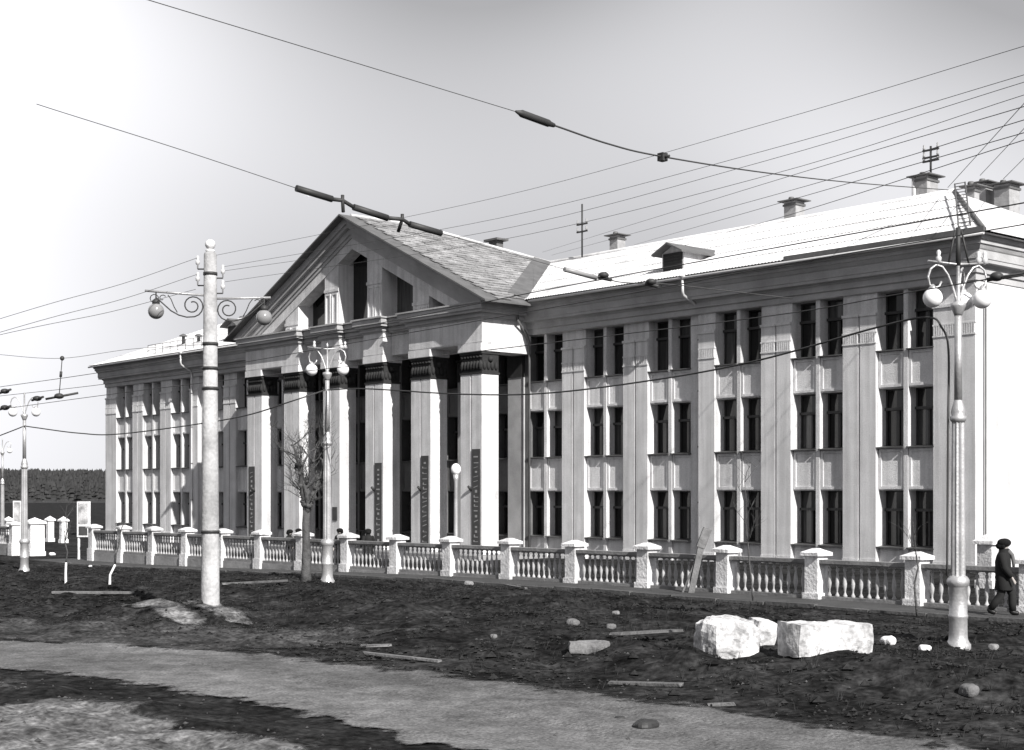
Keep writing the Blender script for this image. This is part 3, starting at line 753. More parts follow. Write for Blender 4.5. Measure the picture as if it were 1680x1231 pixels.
# ================================================================== STREET LAMPS
def rot2(x, ang): return (x*math.cos(ang), x*math.sin(ang))
RANG = math.atan2(RV[1], RV[0])       # direction of the picture's right in plan
def lamp_post(loc, angs, label, bracket=False, bar=True, sc=1.0):
    t = thing('street_lamp', label, 'street lamp', loc, 'street lamps with curled arms')
    x, y, z = loc; c0 = (x, y, z)
    part('base', MB().lathe([(r*sc, h*sc) for r, h in [(.24,-.2),(.235,.03),(.21,.06),(.18,.12),(.172,.2),(.17,.52),(.182,.54),(.182,.58),(.17,.60),(.168,1.10),(.185,1.13),(.205,1.16),(.21,1.24),(.19,1.28),(.165,1.31),(.135,1.33)]], c0, 20), M['lamp'], t)
    part('shaft', MB().lathe([(r*sc, h*sc) for r, h in [(.135,1.30),(.13,2.5),(.115,4.25)]], c0, 20, .14, False), M['lamp'], t)
    part('collar', MB().lathe([(r*sc, h*sc) for r, h in [(.11,4.22),(.15,4.27),(.155,4.33),(.12,4.36),(.135,4.42),(.12,4.5),(.08,4.62),(.072,4.66)]], c0, 16), M['lamp'], t)
    part('upper_shaft', MB().lathe([(r*sc, h*sc) for r, h in [(.075,4.64),(.066,6.3)]], c0, 12), M['lamp'], t)
    part('crown', MB().lathe([(r*sc, h*sc) for r, h in [(.07,6.25),(.09,6.3),(.14,6.42),(.145,6.48),(.05,6.52),(.035,6.6),(.028,7.3),(.04,7.34),(.005,7.42)]], c0, 12), M['lamp'], t)
    curve = [(0,6.45),(.05,6.6),(.11,6.8),(.2,7.02),(.31,7.17),(.43,7.21),(.54,7.13),(.59,6.98),(.56,6.83),(.47,6.76),(.37,6.80),(.33,6.89)]
    for a in angs:
        pts = [(x+rot2(r*sc,a)[0], y+rot2(r*sc,a)[1], z+h*sc) for r, h in curve]
        arm = part('arm', MB().tube(pts, .022*sc, 6), M['lamp'], t)
        gx, gy = rot2(.50*sc, a); g = (x+gx, y+gy, z+6.58*sc)
        part('holder', MB().lathe([(.03*sc,.13*sc),(.09*sc,.16*sc),(.07*sc,.2*sc),(.02*sc,.26*sc)], g, 10), M['lamp'], arm)
        part('globe', MB().ball(g, .185*sc, 18), M['globe'], arm)
    if bar:
        b = RANG+.2; u = rot2(.62*sc, b)
        part('crossbar', MB().tube([(x-u[0],y-u[1],z+7.27*sc),(x,y,z+7.22*sc),(x+u[0],y+u[1],z+7.27*sc)], .02*sc, 6), M['lamp'], t)
        for k in (-.4,.42,.55):
            u = rot2(k*sc, b); part('insulator', MB().lathe([(.02,-.05),(.05,0),(.055,.06),(.03,.09),(.045,.16),(.02,.2)], (x+u[0],y+u[1],z+7.28*sc), 8), M['insul'], t)
    if bracket:
        q = MB(); q.tube([(x,y,z+7.2*sc),(x,y,z+7.92*sc)], .045, 6)
        for k in (-.2, .22):
            u = rot2(k, RANG+.2); q.tube([(x+u[0],y+u[1],z+7.22*sc),(x+u[0]*.3,y+u[1]*.3,z+7.86*sc)], .02, 5)
        part('top_bracket', q, M['darkmetal'], t)
    return t
def lscale(p, py, pg): return (py-pg)*((p.x-CX)*DV[0]+(p.y-CY)*DV[1])/F/6.58
LR = gp(1572, 1060); LM = gp(537, 955); LL = gp(40, 937)
lamp_post(LR, (RANG+math.radians(186), RANG+math.radians(12), RANG+math.radians(62)), 'nearest street lamp, three white globes on curled arms, at the right', True, sc=lscale(LR, 1060, 490))
lamp_post(LM, (RANG+math.radians(172), RANG+math.radians(-8)), 'two globe street lamp in front of the pillared portico beside the bare tree', sc=lscale(LM, 955, 607))
lamp_post(LL, (RANG+math.radians(175), RANG+math.radians(-5)), 'pale two globe street lamp by the gateway near the left edge', bar=False, sc=lscale(LL, 937, 677))
p = at(4, 860, 96); lamp_post((p.x, p.y, g0(p.x)), (RANG+math.radians(180), RANG), 'farthest street lamp cut by the left edge of the picture', bar=False, sc=.95)
# yard lamp with one globe
p = at(748, 868, 58); b = Vector((p.x, p.y, g0(p.x)))
t = thing('yard_lamp', 'low lamp with a single globe behind the balustrade, between two right pillars', 'street lamp', b)
part('post', MB().lathe([(.2,-.2),(.2,.5),(.13,.6),(.09,1.0),(.075,3.5),(.1,3.6),(.12,3.8)], b, 12), M['lamp'], t)
part('globe', MB().ball(b+Vector((0,0,4.0)), .2, 16, 1.2), M['globe'], t)

# ================================================================== CONCRETE POLE
PB = gp(345, 991); x, y, z = PB
DP = (PB.x-CX)*DV[0]+(PB.y-CY)*DV[1]
def pz(py): return CZ+(HY-py)/F*DP
t = thing('concrete_pole', 'tall tapered concrete trolley pole with two scrolled lamp brackets', 'pole', PB)
H = pz(418)-z
part('shaft', MB().lathe([(.225,-.3),(.22,0),(.15,H),(.13,H+.05),(.05,H+.08)], PB, 18), M['concrete'], t)
part('finial', MB().lathe([(.09,0),(.12,.05),(.07,.08)], (x,y,z+H+.05), 12).ball((x,y,z+H+.24), .125, 12), M['white'], t)
for py, r in ((567,.19),(607,.195),(640,.2),(452,.17),(875,.225)):
    part('strap', MB().lathe([(r,0),(r,.07)], (x,y,pz(py)), 16), M['darkmetal'], t)
for sgn, ex, pyt, gpy in ((-1, 1.66, 482, 512), (1, 1.55, 487, 520)):
    a = RANG+.12 if sgn > 0 else RANG+math.pi+.12
    zz = pz(pyt); q = MB()
    def P(r, h): r, h = r*DP/38.0, h*DP/38.0; return (x+rot2(r,a)[0], y+rot2(r,a)[1], zz+h)
    arm = part('bracket_arm', MB().tube([P(.1,-.05), P(ex,.05 if sgn < 0 else 0)], .03, 6), M['lamp'], t)
    # large scroll by the pole, a reversed curve running out to the lamp, small scroll at its end
    sp = [P(.45+(.29-.0085*k)*math.cos(-1.75-k*.42), -.32+(.29-.0085*k)*math.sin(-1.75-k*.42)) for k in range(24)]
    q.tube([P(1.38,-.12),P(1.2,-.28),P(1.0,-.46),P(.8,-.57),P(.6,-.62)]+sp, .017, 5)
    q.tube([P(1.22+(.10-.01*k)*math.cos(2.6-k*.7), -.14+(.10-.01*k)*math.sin(2.6-k*.7)) for k in range(8)], .012, 5)
    q.tube([P(.84,-.5),P(.92,-.36),P(1.0,-.16),P(1.08,-.05)], .012, 5)
    q.tube([P(1.42+.11*math.cos(k*.7), -.15+.11*math.sin(k*.7)) for k in range(10)], .012, 5)
    part('scroll', q, M['darkmetal'], arm)
    g = P(1.38, 0); gz = pz(gpy)
    part('hanger', MB().tube([(g[0],g[1],zz),(g[0],g[1],gz+.2)], .02, 6).lathe([(.09,0),(.09,.09),(.03,.14)], (g[0],g[1],gz+.16), 10), M['darkmetal'], arm)
    part('globe', MB().ball((g[0],g[1],gz), .19, 18), M['globe_grey'], arm)
INS = []
for sgn, py in ((-1,430),(-1,457),(1,445),(1,470)):
    a = RANG if sgn > 0 else RANG+math.pi
    u = rot2(.30, a); part('insulator', MB().lathe([(.015,-.12),(.02,-.02),(.05,0),(.055,.07),(.03,.1),(.045,.17),(.02,.2)], (x+u[0],y+u[1],pz(py)-.05), 8), M['insul'], t)
    INS.append(Vector((x+u[0],y+u[1],pz(py)+.1)))
q = MB()
for sgn, py in ((-1,430),(-1,457),(1,445),(1,470)):
    a = RANG if sgn > 0 else RANG+math.pi; u = rot2(.30, a)
    q.tube([(x,y,pz(py)-.17),(x+u[0],y+u[1],pz(py)-.17)], .018, 5)
part('insulator_pin', q, M['darkmetal'], t)

# ================================================================== TREE AND SAPLINGS
def grow(mb, p, d, L, r, lev, rnd, bend=.35, minr=.006):
    n = 4; pts = [p]; rr = [r]; q = p.copy(); dd = d.copy()
    for i in range(n):
        dd = (dd + Vector((rnd.uniform(-bend,bend), rnd.uniform(-bend,bend), rnd.uniform(-bend*.3,bend*.6)))).normalized()
        q = q + dd*L/n; pts.append(q.copy()); rr.append(max(minr*.6, r*(1-.5*(i+1)/n)))
    mb.tube(pts, rr, 6 if r > .03 else 4)
    if lev <= 0: return
    for k in range(rnd.randint(3, 5)):
        i = rnd.randint(1, n); b = pts[i]
        nd = (dd*.6 + Vector((rnd.uniform(-1,1), rnd.uniform(-1,1), rnd.uniform(-.1,.9)))).normalized()
        grow(mb, b, nd, L*rnd.uniform(.45,.75), max(minr, rr[i]*.5), lev-1, rnd, bend, minr)
TB = gp(502, 953); rnd = random.Random(11)
t = thing('bare_tree', 'bare pollarded tree with knotty stubs in front of the portico', 'tree', TB)
x, y, z = TB
tr = MB()
tr.tube([(x,y,z-.2),(x,y,z+.25),(x+.02,y,z+1.1),(x-.01,y,z+1.9),(x+.03,y,z+2.35)], [.22,.165,.14,.125,.115], 10)
tips = []
for k in range(6):
    a = k*1.05+rnd.uniform(-.3,.3); h0 = rnd.uniform(1.8, 2.4); q = Vector((x, y, z+h0)); d = Vector((math.cos(a)*.55, math.sin(a)*.55, 1)).normalized()
    pts = [q.copy()]; rr = [rnd.uniform(.07,.10)]
    for i in range(6):
        d = (d+Vector((rnd.uniform(-.45,.45), rnd.uniform(-.45,.45), .35))).normalized(); q = q+d*rnd.uniform(.3,.48); pts.append(q.copy()); rr.append(rr[-1]*.84)
        if rnd.random() < .8: tr.ball(q+Vector((rnd.uniform(-.05,.05),rnd.uniform(-.05,.05),0)), rr[-1]*rnd.uniform(1.2,1.9), 7, rnd.uniform(.7,1.3))
    tr.tube(pts, rr, 7); tips += pts[1:]
part('trunk', tr, M['bark'], t)
tw = MB()
for p_ in tips:
    for k in range(2):
        if rnd.random() < .25: continue
        a = rnd.uniform(0, 6.28)
        grow(tw, p_, Vector((math.cos(a), math.sin(a), rnd.uniform(.2,1.6))).normalized(), rnd.uniform(.5,1.1), rnd.uniform(.014,.024), 2, rnd, .35, .0045)
part('crown', tw, M['bark'], t)
def sapling(px, py, h, label, lean, white, seed):
    b = gp(px, py); rnd = random.Random(seed); t = thing('sapling', label, 'sapling', b)
    L = Vector((lean*RV[0], lean*RV[1], 1))
    pts = [b+L*(h*i/6)+Vector((rnd.uniform(-.05,.05), rnd.uniform(-.05,.05), 0))*(i > 0) for i in range(7)]
    if white:
        part('limewashed_stem', MB().tube([pts[0]-Vector((0,0,.2))]+pts[:3], [.05,.045,.04,.033], 7), M['lime'], t)
    m = MB(); m.tube(pts[2 if white else 0:], [.03-.004*i for i in range(7 - (2 if white else 0))], 6)
    part('stem', m, M['bark'], t)
    m = MB()
    for k in range(7): grow(m, pts[rnd.randint(3,6)], Vector((rnd.uniform(-.7,.7), rnd.uniform(-.7,.7), 1)).normalized(), rnd.uniform(.3,.7), .009, 1, rnd, .25, .004)
    part('crown', m, M['bark'], t)
sapling(108, 958, 2.1, 'thin sapling with limewashed stem standing upright below the notice board', .02, True, 1)
sapling(180, 960, 2.0, 'thin limewashed sapling leaning to the right by the long balustrade', .22, True, 2)
sapling(1236, 990, 3.2, 'slender leafless sapling in front of the balustrade right of the leaning post', -.08, False, 3)
sapling(1505, 1012, 2.3, 'slender leafless sapling just left of the nearest street lamp', -.03, False, 4)

# ================================================================== BLOCKS, TIMBER, STONES
def lumpy(sx, sy, sz, amp, seed, n=8, rnd_=0.12):
    m = MB(); idx = {}
    def v(p):
        k = tuple(round(c, 4) for c in p)
        if k in idx: return idx[k]
        q = Vector(p); s = Vector((q.x*2, q.y*2, q.z*2))
        ln = max(abs(s.x), abs(s.y), abs(s.z)); sph = s.normalized()*.5 if s.length else s
        q = q.lerp(sph*1.25, rnd_*min(1, (s.length/1.2))**4)
        w = Vector((q.x*sx, q.y*sy, q.z*sz))
        d = noise.fractal(w*1.6+Vector((seed,seed*2,0)), .8, 2.1, 4)*amp
        nrm = Vector((q.x/sx, q.y/sy, q.z/sz)).normalized()
        idx[k] = len(m.v); m.v.append(tuple(w+nrm*d)); return idx[k]
    for ax in range(3):
        for sg in (-.5, .5):
            for i in range(n):
                for j in range(n):
                    def P(a, b):
                        c = [0,0,0]; c[ax] = sg; c[(ax+1)%3] = a/n-.5; c[(ax+2)%3] = b/n-.5; return v(c)
                    f = (P(i,j),P(i+1,j),P(i+1,j+1),P(i,j+1)); m.f.append(f if sg > 0 else f[::-1]); m.sm.append(False)
    return m
def face_sun(deg): return RANG+math.radians(deg)
b = gp(1192, 1072); o = solid('concrete_block', lumpy(1.0,.75,.68,.11,3,12,.4), M['block'], 'broken whitewashed lump of concrete, left of the two white blocks', 'concrete block', b+Vector((0,0,.25)), 'white blocks on the verge')
o.rotation_euler = (.05, -.06, face_sun(28))
b = gp(1342, 1071); o = solid('concrete_block', lumpy(1.6,.6,.57,.06,8,20,.14), M['block'], 'long rectangular whitewashed concrete block, right of the two white blocks', 'concrete block', b+Vector((0,.2,.20)), 'white blocks on the verge')
o.rotation_euler = (.03, .02, face_sun(28))
b = gp(1229, 1056); o = solid('concrete_block', lumpy(.42,.4,.48,.05,14,8,.3), M['block'], 'small white fragment wedged between the two white blocks', 'concrete block', b+Vector((.1,.2,.18)), 'white blocks on the verge')
o.rotation_euler = (.1,.2,face_sun(20))
b = gp(1132, 976)
t = thing('wooden_post', 'weathered wooden post leaning against the balustrade', 'post', b)
lx, ly = RV[0]*.36, RV[1]*.36+.1
def beam(p0, p1, w, d):
    a = (Vector(p1)-Vector(p0)); r_ = Vector((RV[0],RV[1],0)); r_ = (r_-a*(r_.dot(a)/a.length_squared)).normalized()*w/2; f_ = a.cross(r_).normalized()*d/2
    vs = [Vector(p0)-r_-f_, Vector(p0)+r_-f_, Vector(p0)+r_+f_, Vector(p0)-r_+f_]; vs += [q+a for q in vs]
    return vs, [(0,3,2,1),(4,5,6,7),(0,1,5,4),(1,2,6,5),(2,3,7,6),(3,0,4,7)]
m = MB(); m.add(*beam(b-Vector((0,0,.1)), b+Vector((lx*.8,ly*.8,1.5)), .17, .13)); part('shaft', m, M['wood'], t)
m = MB(); m.add(*beam(b+Vector((lx*.7,ly*.7,1.35)), b+Vector((lx*1.25,ly*1.15,1.9)), .25, .16)); part('head', m, M['wood'], t)
m = MB(); m.add(*beam(b+Vector((-.25,-.1,-.05)), b+Vector((lx*.55,ly*.55,1.15)), .05, .05)); part('prop', m, M['wood'], t)
def plank(px0, py0, px1, py1, w, h, label, m='wood', name='plank'):
    a, c = gp(px0, py0), gp(px1, py1); d = c-a; mid = (a+c)/2; L = math.hypot(d.x, d.y)
    mb = MB(); n = 5
    for i in range(n):
        pass
    mb.box(-L/2, L/2, -w/2, w/2, -h/2, h/2)
    mb.v = [(vx, vy, vz+.02*math.sin(vx*3)) for vx,vy,vz in mb.v]
    mb.v = [(vx+random.uniform(-.03,.03), vy+random.uniform(-.02,.02), vz) for vx,vy,vz in mb.v]
    o = solid(name, mb, M[m], label, 'timber' if m == 'wood' else 'slab', (mid.x, mid.y, max(a.z,c.z,tz(mid.x,mid.y))+h*.2))
    o.rotation_euler = (random.uniform(-.1,.1), -math.atan2(d.z, L)*.5, math.atan2(d.y, d.x)); return o
plank(86,976,220,974,.14,.06,'long thin pole lying on the soil left of the concrete pole')
plank(368,964,470,962,.10,.06,'thin rail on the ground between the concrete pole and the bare tree')
plank(592,1060,640,1062,.18,.04,'short pale board lying by the road edge, upper of two')
plank(596,1075,722,1087,.10,.04,'long pale board lying by the road edge, lower of two')
plank(1010,1050,1112,1049,.24,.05,'broad board pressed into the dark soil left of the white blocks')
plank(1000,1122,1118,1128,.12,.05,'thin slat along the upper road edge')
b = gp(966,1067); o = solid('stone_slab', lumpy(.75,.45,.2,.06,31,8,.3), M['stone'], 'flat broken stone slab lying on the verge', 'slab', b+Vector((0,0,.05))); o.rotation_euler = (.05,.03,RANG)
plank(1160,1158,1206,1159,.10,.05,'short pale splinter lying on the road','wood')
plank(830,963,862,967,.12,.05,'small pale offcut near the balustrade foot')
for i, (px, py, s_, lab) in enumerate([
    (941,1026,.26,'pale stone on dark soil, left of two below the middle of the balustrade'),
    (1003,1031,.2,'pale stone on dark soil, right of two below the middle of the balustrade'),
    (768,960,.3,'rounded stone by the balustrade beneath the pillars'),
    (1456,1056,.28,'white rubble lump between the long white block and the nearest lamp'),
    (1518,1066,.2,'small white lump at the foot of the nearest lamp'),
    (1630,1065,.2,'small pale lump right of the nearest lamp'),
    (1588,1138,.26,'pale brick fragment alone in the dark corner at lower right'),
    (1010,1008,.16,'tiny pale pebble below the balustrade'),
    (1056,1196,.34,'flat dark stone lying on the road'),
    (1017,1182,.14,'small dark stone on the road beside the flat one'),
    (148,930,.14,'tiny white lump below the notice board'),
    (86,911,.3,'white lump on the ground in the gateway'),
    (810,1048,.16,'small pale pebble in the middle of the dark verge')]):
    b = gp(px, py); dark = 'dark' in lab.split(' stone')[0] and 'dark s' in lab
    o = solid('stone', lumpy(s_,s_*.8,s_*(.35 if 'flat' in lab else .6),s_*.22,20+i,6,.85), M['darkmetal'] if dark else M['white'] if 'white' in lab else M['stone'], lab, 'stone', b+Vector((0,0,s_*.12)))
    o.rotation_euler = (0,0,i)
def clay_margin(x, y):
    e = fbm(x, y, .45, 4, 50.0)
    if y < road_edge_lo(x)-.3: return min(1, (e+.05)*1.6, (20-x)*.3, (road_edge_lo(x)-1.7-y)*.8)
    p1 = MOUNDS[0]; p2 = MOUNDS[1]
    d = min(((x-p1[0])/2.2)**2+((y-p1[1]+.1)/.5)**2, ((x-p2[0])/1.8)**2+((y-p2[1]+.1)/.45)**2)
    return (.9-d)*.5+.3*e
# clods, crumbs and dry grass on the verge: nobody could count them
rnd = random.Random(5); cl = MB(); gr = MB(); dc = MB()
def clod(mb, x, y, s):
    z = tz(x, y); q = []
    for k in range(6):
        a = [(1,0,0),(-1,0,0),(0,1,0),(0,-1,0),(0,0,1),(0,0,-1)][k]
        q.append((x+a[0]*s*rnd.uniform(.6,1.3), y+a[1]*s*rnd.uniform(.6,1.3), z+.02+a[2]*s*rnd.uniform(.4,.9)))
    mb.add(q, [(0,2,4),(2,1,4),(1,3,4),(3,0,4),(2,0,5),(1,2,5),(3,1,5),(0,3,5)])
for i in range(26000):
    x = rnd.uniform(-36, 27); y = rnd.uniform(-35, -19.6)
    if fbm(x, y, .5, 3, 30) < -.1: continue
    if in_road(x, y): continue
    clod(cl, x, y, rnd.uniform(.012, .05)*(2.0 if rnd.random() < .05 else 1))
for i in range(1100):
    x = rnd.uniform(-4, 24); y = rnd.uniform(-46, -29)
    if in_road(x, y) and rnd.random() < .85: continue
    clod(dc, x, y, rnd.uniform(.012, .035))
for i in range(5200):
    x = rnd.uniform(-36, 26); y = rnd.uniform(-33.5, -19.5)
    if fbm(x, y, .4, 3, 40) < 0 or in_road(x, y): continue
    z = tz(x, y)
    for k in range(5):
        a = rnd.uniform(0, 6.28); h = rnd.uniform(.06, .2); w = .006
        dx, dy = math.cos(a)*h*.5, math.sin(a)*h*.5
        gr.add([(x-w,y,z-.02),(x+w,y,z-.02),(x+dx,y+dy,z+h)], [(0,1,2)])
for i in range(3000):
    x = rnd.uniform(-2, 19); y = rnd.uniform(-46, -40.2)
    if clay_margin(x, y) < -.35: continue
    clod(dc, x, y, rnd.uniform(.012, .05))
for i in range(900):
    x = rnd.uniform(-30, 26); y = rnd.uniform(-34, -20)
    if fbm(x, y, .5, 3, 33) < .05 or in_road(x, y): continue
    clod(cl, x, y, rnd.uniform(.06, .13))
stuff('soil_clods', cl, M['clod'], 'dark clods of dug soil scattered over the verge', 'soil')
stuff('gravel', dc, mat('gravel', 0.055, 0.95, 0.5, 3.0), 'small pale crumbs and gravel along the road edges', 'gravel')
stuff('dry_grass', gr, M['grass'], 'thin dry grass blades on the verge', 'grass')
def verge_margin(x, y):
    d = y-road_edge_hi(x)
    return min(1, d*.6+.3, (6.5-x)*.3, (5.2-d)*.3)+.25*fbm(x, y, .4, 3, 61.0)-.15
vm_ = mat('dry_verge', 0.048, 1.0, 0.5, 0.8, 1.0, 7, spec=0.02, detail=9, mottle=((3, .5), (12, .5))); feather(vm_, .9, 1.3)
drape('verge', vm_, verge_margin, -30, 9, -40, -26, .25, .022, -.9)
drape('clay_patches', M['clay'], clay_margin, -14, 22, -46, -27, .2, .04, -.8)

# ================================================================== PEOPLE
def skinned(name, verts, edges, radii, m, parent, org, levels=2, rotz=0):
    me = bpy.data.meshes.new(name); me.from_pydata(verts, edges, []); me.materials.append(m)
    o = link(name, me, parent, org, rotz)
    sk = o.modifiers.new('Skin', 'SKIN'); sk.use_smooth_shade = True
    for i, r in enumerate(radii):
        r = r if isinstance(r, tuple) else (r, r)
        me.skin_vertices[0].data[i].radius = r
    me.skin_vertices[0].data[0].use_root = True
    sb = o.modifiers.new('Sub', 'SUBSURF'); sb.levels = levels; sb.render_levels = levels
    return o
def person(loc, heading, label, stride=.0, hands_fwd=.0, scale=1.0, hat=True, simple=False):
    """x forward, y left, z up in the figure's own frame; one skinned body, clothes are children"""
    t = thing('person', label, 'person', loc)
    s = scale
    def V(x, y, z): return (x*s, y*s, z*s)
    st_ = stride
    lh, rh = (0,.10,.92), (0,-.10,.92)
    lk, rk = (.10+.5*st_*.5,.10,.50), (.05-.25*st_,-.10,.50)
    la, ra = (.52*st_,.10,.09), (-.72*st_,-.10,.13 if st_ else .09)
    lt, rt = (la[0]+.16,.11,.04), (ra[0]+.13,-.11,.05)
    ls, rs = (-.02,.20,1.42), (-.02,-.20,1.42)
    le, re = (-.12+.1*st_,.27,1.14), (.04,-.27,1.14)
    lw, rw = (.04+hands_fwd,.24,.90), (.16+hands_fwd,-.24,.92)
    lhd, rhd = (lw[0]+.04,.23,.80), (rw[0]+.05,-.23,.82)
    bv = [V(0,0,.95), V(.0,0,1.15), V(.0,0,1.38), V(0,0,1.50), V(.02,0,1.58), V(.03,0,1.68),
          V(*lh), V(*lk), V(*la), V(*lt), V(*rh), V(*rk), V(*ra), V(*rt),
          V(*ls), V(*le), V(*lw), V(*lhd), V(*rs), V(*re), V(*rw), V(*rhd),
          V(lhd[0]+.03,.23,.73), V(lhd[0]+.05,.21,.77), V(rhd[0]+.03,-.23,.75), V(rhd[0]+.05,-.21,.79), V(.135,0,1.655)]
    be = [(0,1),(1,2),(2,3),(3,4),(4,5),(0,6),(6,7),(7,8),(8,9),(0,10),(10,11),(11,12),(12,13),(2,14),(14,15),(15,16),(16,17),(2,18),(18,19),(19,20),(20,21),(17,22),(17,23),(21,24),(21,25),(5,26)]
    br = [(.10,.12),(.10,.12),(.07,.09),.05,.085,.095,.06,.045,.03,.015,.06,.045,.03,.015,.035,.032,.03,.032,.035,.032,.03,.032,.015,.012,.015,.012,.018]
    br = [tuple(q*s for q in r) if isinstance(r, tuple) else r*s for r in br]
    body = skinned('body', bv, be, br, M['skin'], t, loc, 2, heading)
    # coat: torso to the knee with sleeves
    cm_ = MB(); rings = [(.60,.21,.25,.02),(.62,.215,.255,.02),(.82,.205,.24,.01),(1.02,.19,.225,0),(1.12,.185,.22,0),(1.28,.185,.235,0),(1.40,.165,.24,0),(1.47,.135,.19,0),(1.52,.115,.12,.01),(1.56,.12,.12,.015),(1.60,.105,.105,.015)]
    n_ = 16; vs = []
    for iz, (zz_, rx_, ry_, cx_) in enumerate(rings):
        for k in range(n_):
            a = 2*math.pi*k/n_; w_ = 1+.05*math.sin(3*a+zz_*9)*(zz_ < 1.3)
            vs.append((s*(cx_+rx_*w_*math.cos(a)), s*ry_*w_*math.sin(a), s*zz_))
    fs = [(i*n_+k, i*n_+(k+1)%n_, (i+1)*n_+(k+1)%n_, (i+1)*n_+k) for i in range(len(rings)-1) for k in range(n_)]
    fs += [tuple(range(n_-1,-1,-1)), tuple(range((len(rings)-1)*n_, len(rings)*n_))]
    cm_.add(vs, fs, True)
    for sh, el, wr in ((ls, le, lw), (rs, re, rw)):
        mid1 = tuple((p+q)/2 for p, q in zip(sh, el)); mid2 = tuple((p+q)/2 for p, q in zip(el, wr))
        cm_.tube([V(sh[0],sh[1]*.8,sh[2]+.02), V(*sh), V(*mid1), V(*el), V(*mid2), V(wr[0],wr[1],wr[2]+.01)], [.085*s,.098*s,.088*s,.085*s,.075*s,.07*s], 12)
    link('coat', cm_.mesh('coat', M['coat']), body, loc)
    tm_ = MB()
    for hp, kn, an_ in ((lh, lk, la), (rh, rk, ra)):
        m1 = tuple((p+q)/2 for p, q in zip(hp, kn)); m2 = tuple((p+q)/2 for p, q in zip(kn, an_))
        tm_.tube([V(*hp), V(*m1), V(*kn), V(*m2), V(an_[0],an_[1],an_[2]+.02)], [.125*s,.115*s,.095*s,.09*s,.085*s], 12)
    link('trousers', tm_.mesh('trousers', M['trouser']), body, loc)
    for a_, b_ in ((la, lt), (ra, rt)):
        skinned('boot', [V(a_[0]-.04,a_[1],a_[2]+.06), V(a_[0]-.02,a_[1],a_[2]-.03), V(b_[0],b_[1],b_[2]+.0)], [(0,1),(1,2)], [.075*s,.075*s,.06*s], M['boot'], body, loc, 1, 0)
    if hat:
        hm = MB(); hm.ball((.02*s,0,1.735*s), .165*s, 14, .66); hm.ball((-.04*s,.0,1.66*s), .14*s, 12, .7)
        for sd in (-1,1): hm.ball((.0,sd*.095*s,1.66*s), .06*s, 8, 1.3)
        o = link('fur_hat', hm.mesh('fur_hat', M['fur']), body, loc)
    fm = MB()
    for sd in (-1,1): fm.ball((.115*s, sd*.035*s, 1.675*s), .012*s, 6)
    fm.box(.112*s,.122*s,-.025*s,.025*s,1.605*s,1.613*s)
    link('face_features', fm.mesh('face_features', M['fur']), body, loc)
    sc_ = MB().tube([(.235*s,.03*s,1.15*s),(.235*s,.035*s,1.28*s),(.20*s,.03*s,1.44*s),(.10*s,.0,1.55*s)], [.03*s,.045*s,.05*s,.06*s], 8)
    link('scarf', sc_.mesh('scarf', M['scarf']), body, loc)
    return t
b = gp(1646, 1014); b.z = g0(b.x)+.065
person((b.x, b.y, b.z), RANG+math.radians(-20), 'man in dark coat and fur hat walking on the pavement at the right edge', .40, .04, .97)
for px, dep, hd, lab, sc_ in ((558,64,-1.2,'person in dark clothes behind the balustrade, right of the middle street lamp',.92), (604,64,2.6,'person in dark clothes behind the balustrade, below the fourth pillar from the left',.9),
                      (475,66,.5,'person in dark clothes behind the balustrade, left of two by the bare tree',.9), (490,66,-.8,'person in dark clothes behind the balustrade, right of two by the bare tree',.92)):
    p = at(px, 868, dep); person((p.x, p.y, g0(p.x)+.0), hd, lab, .0, 0, sc_)

# ================================================================== WIRES
def catmull(pts, n=8):
    P = [Vector(p) for p in pts]; P = [P[0]*2-P[1]] + P + [P[-1]*2-P[-2]]; out = []
    for i in range(1, len(P)-2):
        for k in range(n):
            t_ = k/n; a, b_, c_, d_ = P[i-1], P[i], P[i+1], P[i+2]
            out.append(.5*((2*b_)+(-a+c_)*t_+(2*a-5*b_+4*c_-d_)*t_**2+(-a+3*b_-3*c_+d_)*t_**3))
    out.append(P[-2]); return out
def wire(name, pts, r, label, group, m='wire', n=8):
    o0 = Vector(pts[0]); c_ = catmull(pts, n)
    o = link(name, MB().tube([p-o0 for p in c_], r, 5).mesh(name, M[m]), None, o0)
    return tag(o, label, 'wire', group)
def wpx(lst): return [at(*q) for q in lst]
GT = 'telephone wires over the street'
order = ['topmost','second','third','fourth','fifth','sixth','seventh','eighth']
tel = [[(1760,50,17),(1650,85,18.5),(1260,202,24.5),(820,323,32)], [(1760,99,17),(1680,123,18),(1260,246,24.5),(820,358,32)],
       [(1760,110,17),(1680,135,18),(1260,263,24.5),(820,377,32)], [(1760,131,17),(1680,156,18),(1260,288,24.5),(820,394,32)]]
endp = [at(355,419,DP), INS[2], INS[2]-Vector((0,0,.1)), INS[3]]
for i, (l, e) in enumerate(zip(tel, endp)):
    wire('telephone_wire', wpx(l)+[e], .0045, '%s telephone wire running from the upper right to the concrete pole' % order[i], GT)
tel2 = [[(1760,150,17),(1680,175,18),(1260,300,34),(890,414,80)], [(1760,174,17),(1680,197,18),(1260,323,34),(905,419,80)],
        [(1760,194,17),(1680,218,18),(1260,339,34),(1040,402,76)], [(1760,208,17),(1680,230,18),(1260,363,34),(1080,411,74)]]
for i, l in enumerate(tel2):
    wire('radio_wire', wpx(l), .006, '%s thin wire from the right descending to the roof ridge' % ['topmost','second','third','lowest'][i], 'thin wires to the roof')
for i, (a_, b_) in enumerate(((((1760,82,40)),(1555,308,64)), ((1760,126,40),(1608,288,66)), ((1760,180,40),(1646,294,67)))):
    wire('guy_wire', wpx([a_, b_]), .014, 'steep stay wire to the roof at upper right, %s of three' % ['leftmost','middle','rightmost'][i], 'stay wires at the right roof end')
